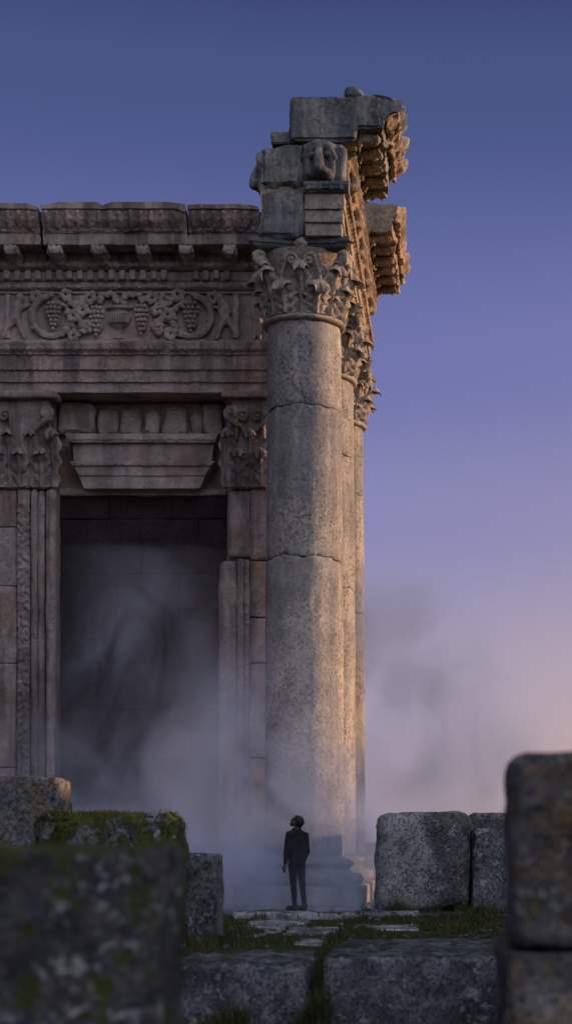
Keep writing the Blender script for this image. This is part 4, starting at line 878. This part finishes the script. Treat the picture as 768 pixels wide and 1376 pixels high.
stops = SKY_STOPS
cr.elements[0].position = stops[0][0]; cr.elements[0].color = lin(*stops[0][1]); cr.elements[1].position = stops[-1][0]; cr.elements[1].color = lin(*stops[-1][1])
for p, c in stops[1:-1]: e = cr.elements.new(p); e.color = lin(*c)
# afterglow round the sun's azimuth, low down
sd = T.n('ShaderNodeVectorMath', operation='DOT_PRODUCT', i_1=(math.sin(math.radians(GLOW_AZ)), math.cos(math.radians(GLOW_AZ)), 0)); T.l(tc.outputs['Generated'], sd.inputs[0])
gl = mathn(T, 'MULTIPLY', ramp_node(T, sd.outputs['Value'], GLOW_LO, 1.0), mathn(T, 'POWER', ramp_node(T, sp.outputs['Z'], .30, -.02), 2.0))
col = mixc(T, mathn(T, 'MULTIPLY', gl, GLOW_K), rp.outputs[0], lin(*GLOW_C))
gm = mathn(T, 'MULTIPLY', ramp_node(T, sd.outputs['Value'], .88, 1.0), ramp_node(T, sp.outputs['Z'], .44, .12))
col = mixc(T, mathn(T, 'MULTIPLY', gm, .42), col, lin(158, 146, 172))
# bright key patch added to the unseen sky behind the viewer, lighting shaded fronts
bd = T.n('ShaderNodeVectorMath', operation='DOT_PRODUCT', i_1=tuple(Vector(BACK_KEY_D).normalized())); T.l(tc.outputs['Generated'], bd.inputs[0])
bk = mathn(T, 'MULTIPLY', ramp_node(T, bd.outputs['Value'], BACK_KEY_LO, BACK_KEY_HI), ramp_node(T, sp.outputs['Z'], -.05, .2))
col = mixc(T, bk, col, BACK_KEY_C)
b1 = T.n('ShaderNodeBackground', i_Strength=SKY_K); T.l(col, b1.inputs[0])
b2 = T.n('ShaderNodeBackground', i_Strength=NISH_K); T.l(sky.outputs[0], b2.inputs[0])
ad = T.n('ShaderNodeAddShader'); T.l(b1.outputs[0], ad.inputs[0]); T.l(b2.outputs[0], ad.inputs[1]); wo = T.n('ShaderNodeOutputWorld'); T.l(ad.outputs[0], wo.inputs[0])
L = bpy.data.lights.new('sun', 'SUN'); L.energy = SUN_E; L.angle = math.radians(1.2); L.color = SUN_C
so = bpy.data.objects.new('sun', L); COL.objects.link(so)
a, e = math.radians(SUN_AZ), math.radians(SUN_EL); sdv = Vector((math.sin(a) * math.cos(e), math.cos(a) * math.cos(e), math.sin(e)))
so.rotation_euler = sdv.to_track_quat('Z', 'Y').to_euler(); so.location = (30, 40, 30)
cam = bpy.data.cameras.new('camera'); co = bpy.data.objects.new('camera', cam); COL.objects.link(co); S.camera = co
co.location = (0, 0, CAM_Z); co.rotation_euler = (math.radians(90), 0, 0)
cam.sensor_fit = 'VERTICAL'; cam.sensor_height = 36; cam.sensor_width = 24; cam.lens = F / 1376 * 36; cam.shift_x = (384 - CX) / 1376; cam.shift_y = (CY - 688) / 1376
cam.clip_start = .1; cam.clip_end = 4000; cam.dof.use_dof = True; cam.dof.focus_distance = 32.5; cam.dof.aperture_fstop = FSTOP
S.render.engine = 'CYCLES'; S.cycles.use_denoising = True; S.cycles.max_bounces = 6; S.cycles.diffuse_bounces = 3; S.cycles.volume_bounces = 0; S.cycles.volume_step_rate = STEP; S.cycles.volume_max_steps = 256
try: S.cycles.denoiser = 'OPENIMAGEDENOISE'
except Exception: pass
S.view_settings.view_transform = 'Standard'; S.view_settings.look = 'None'; S.view_settings.exposure = EXPO; S.view_settings.gamma = 1; S.view_settings.use_curve_mapping = False
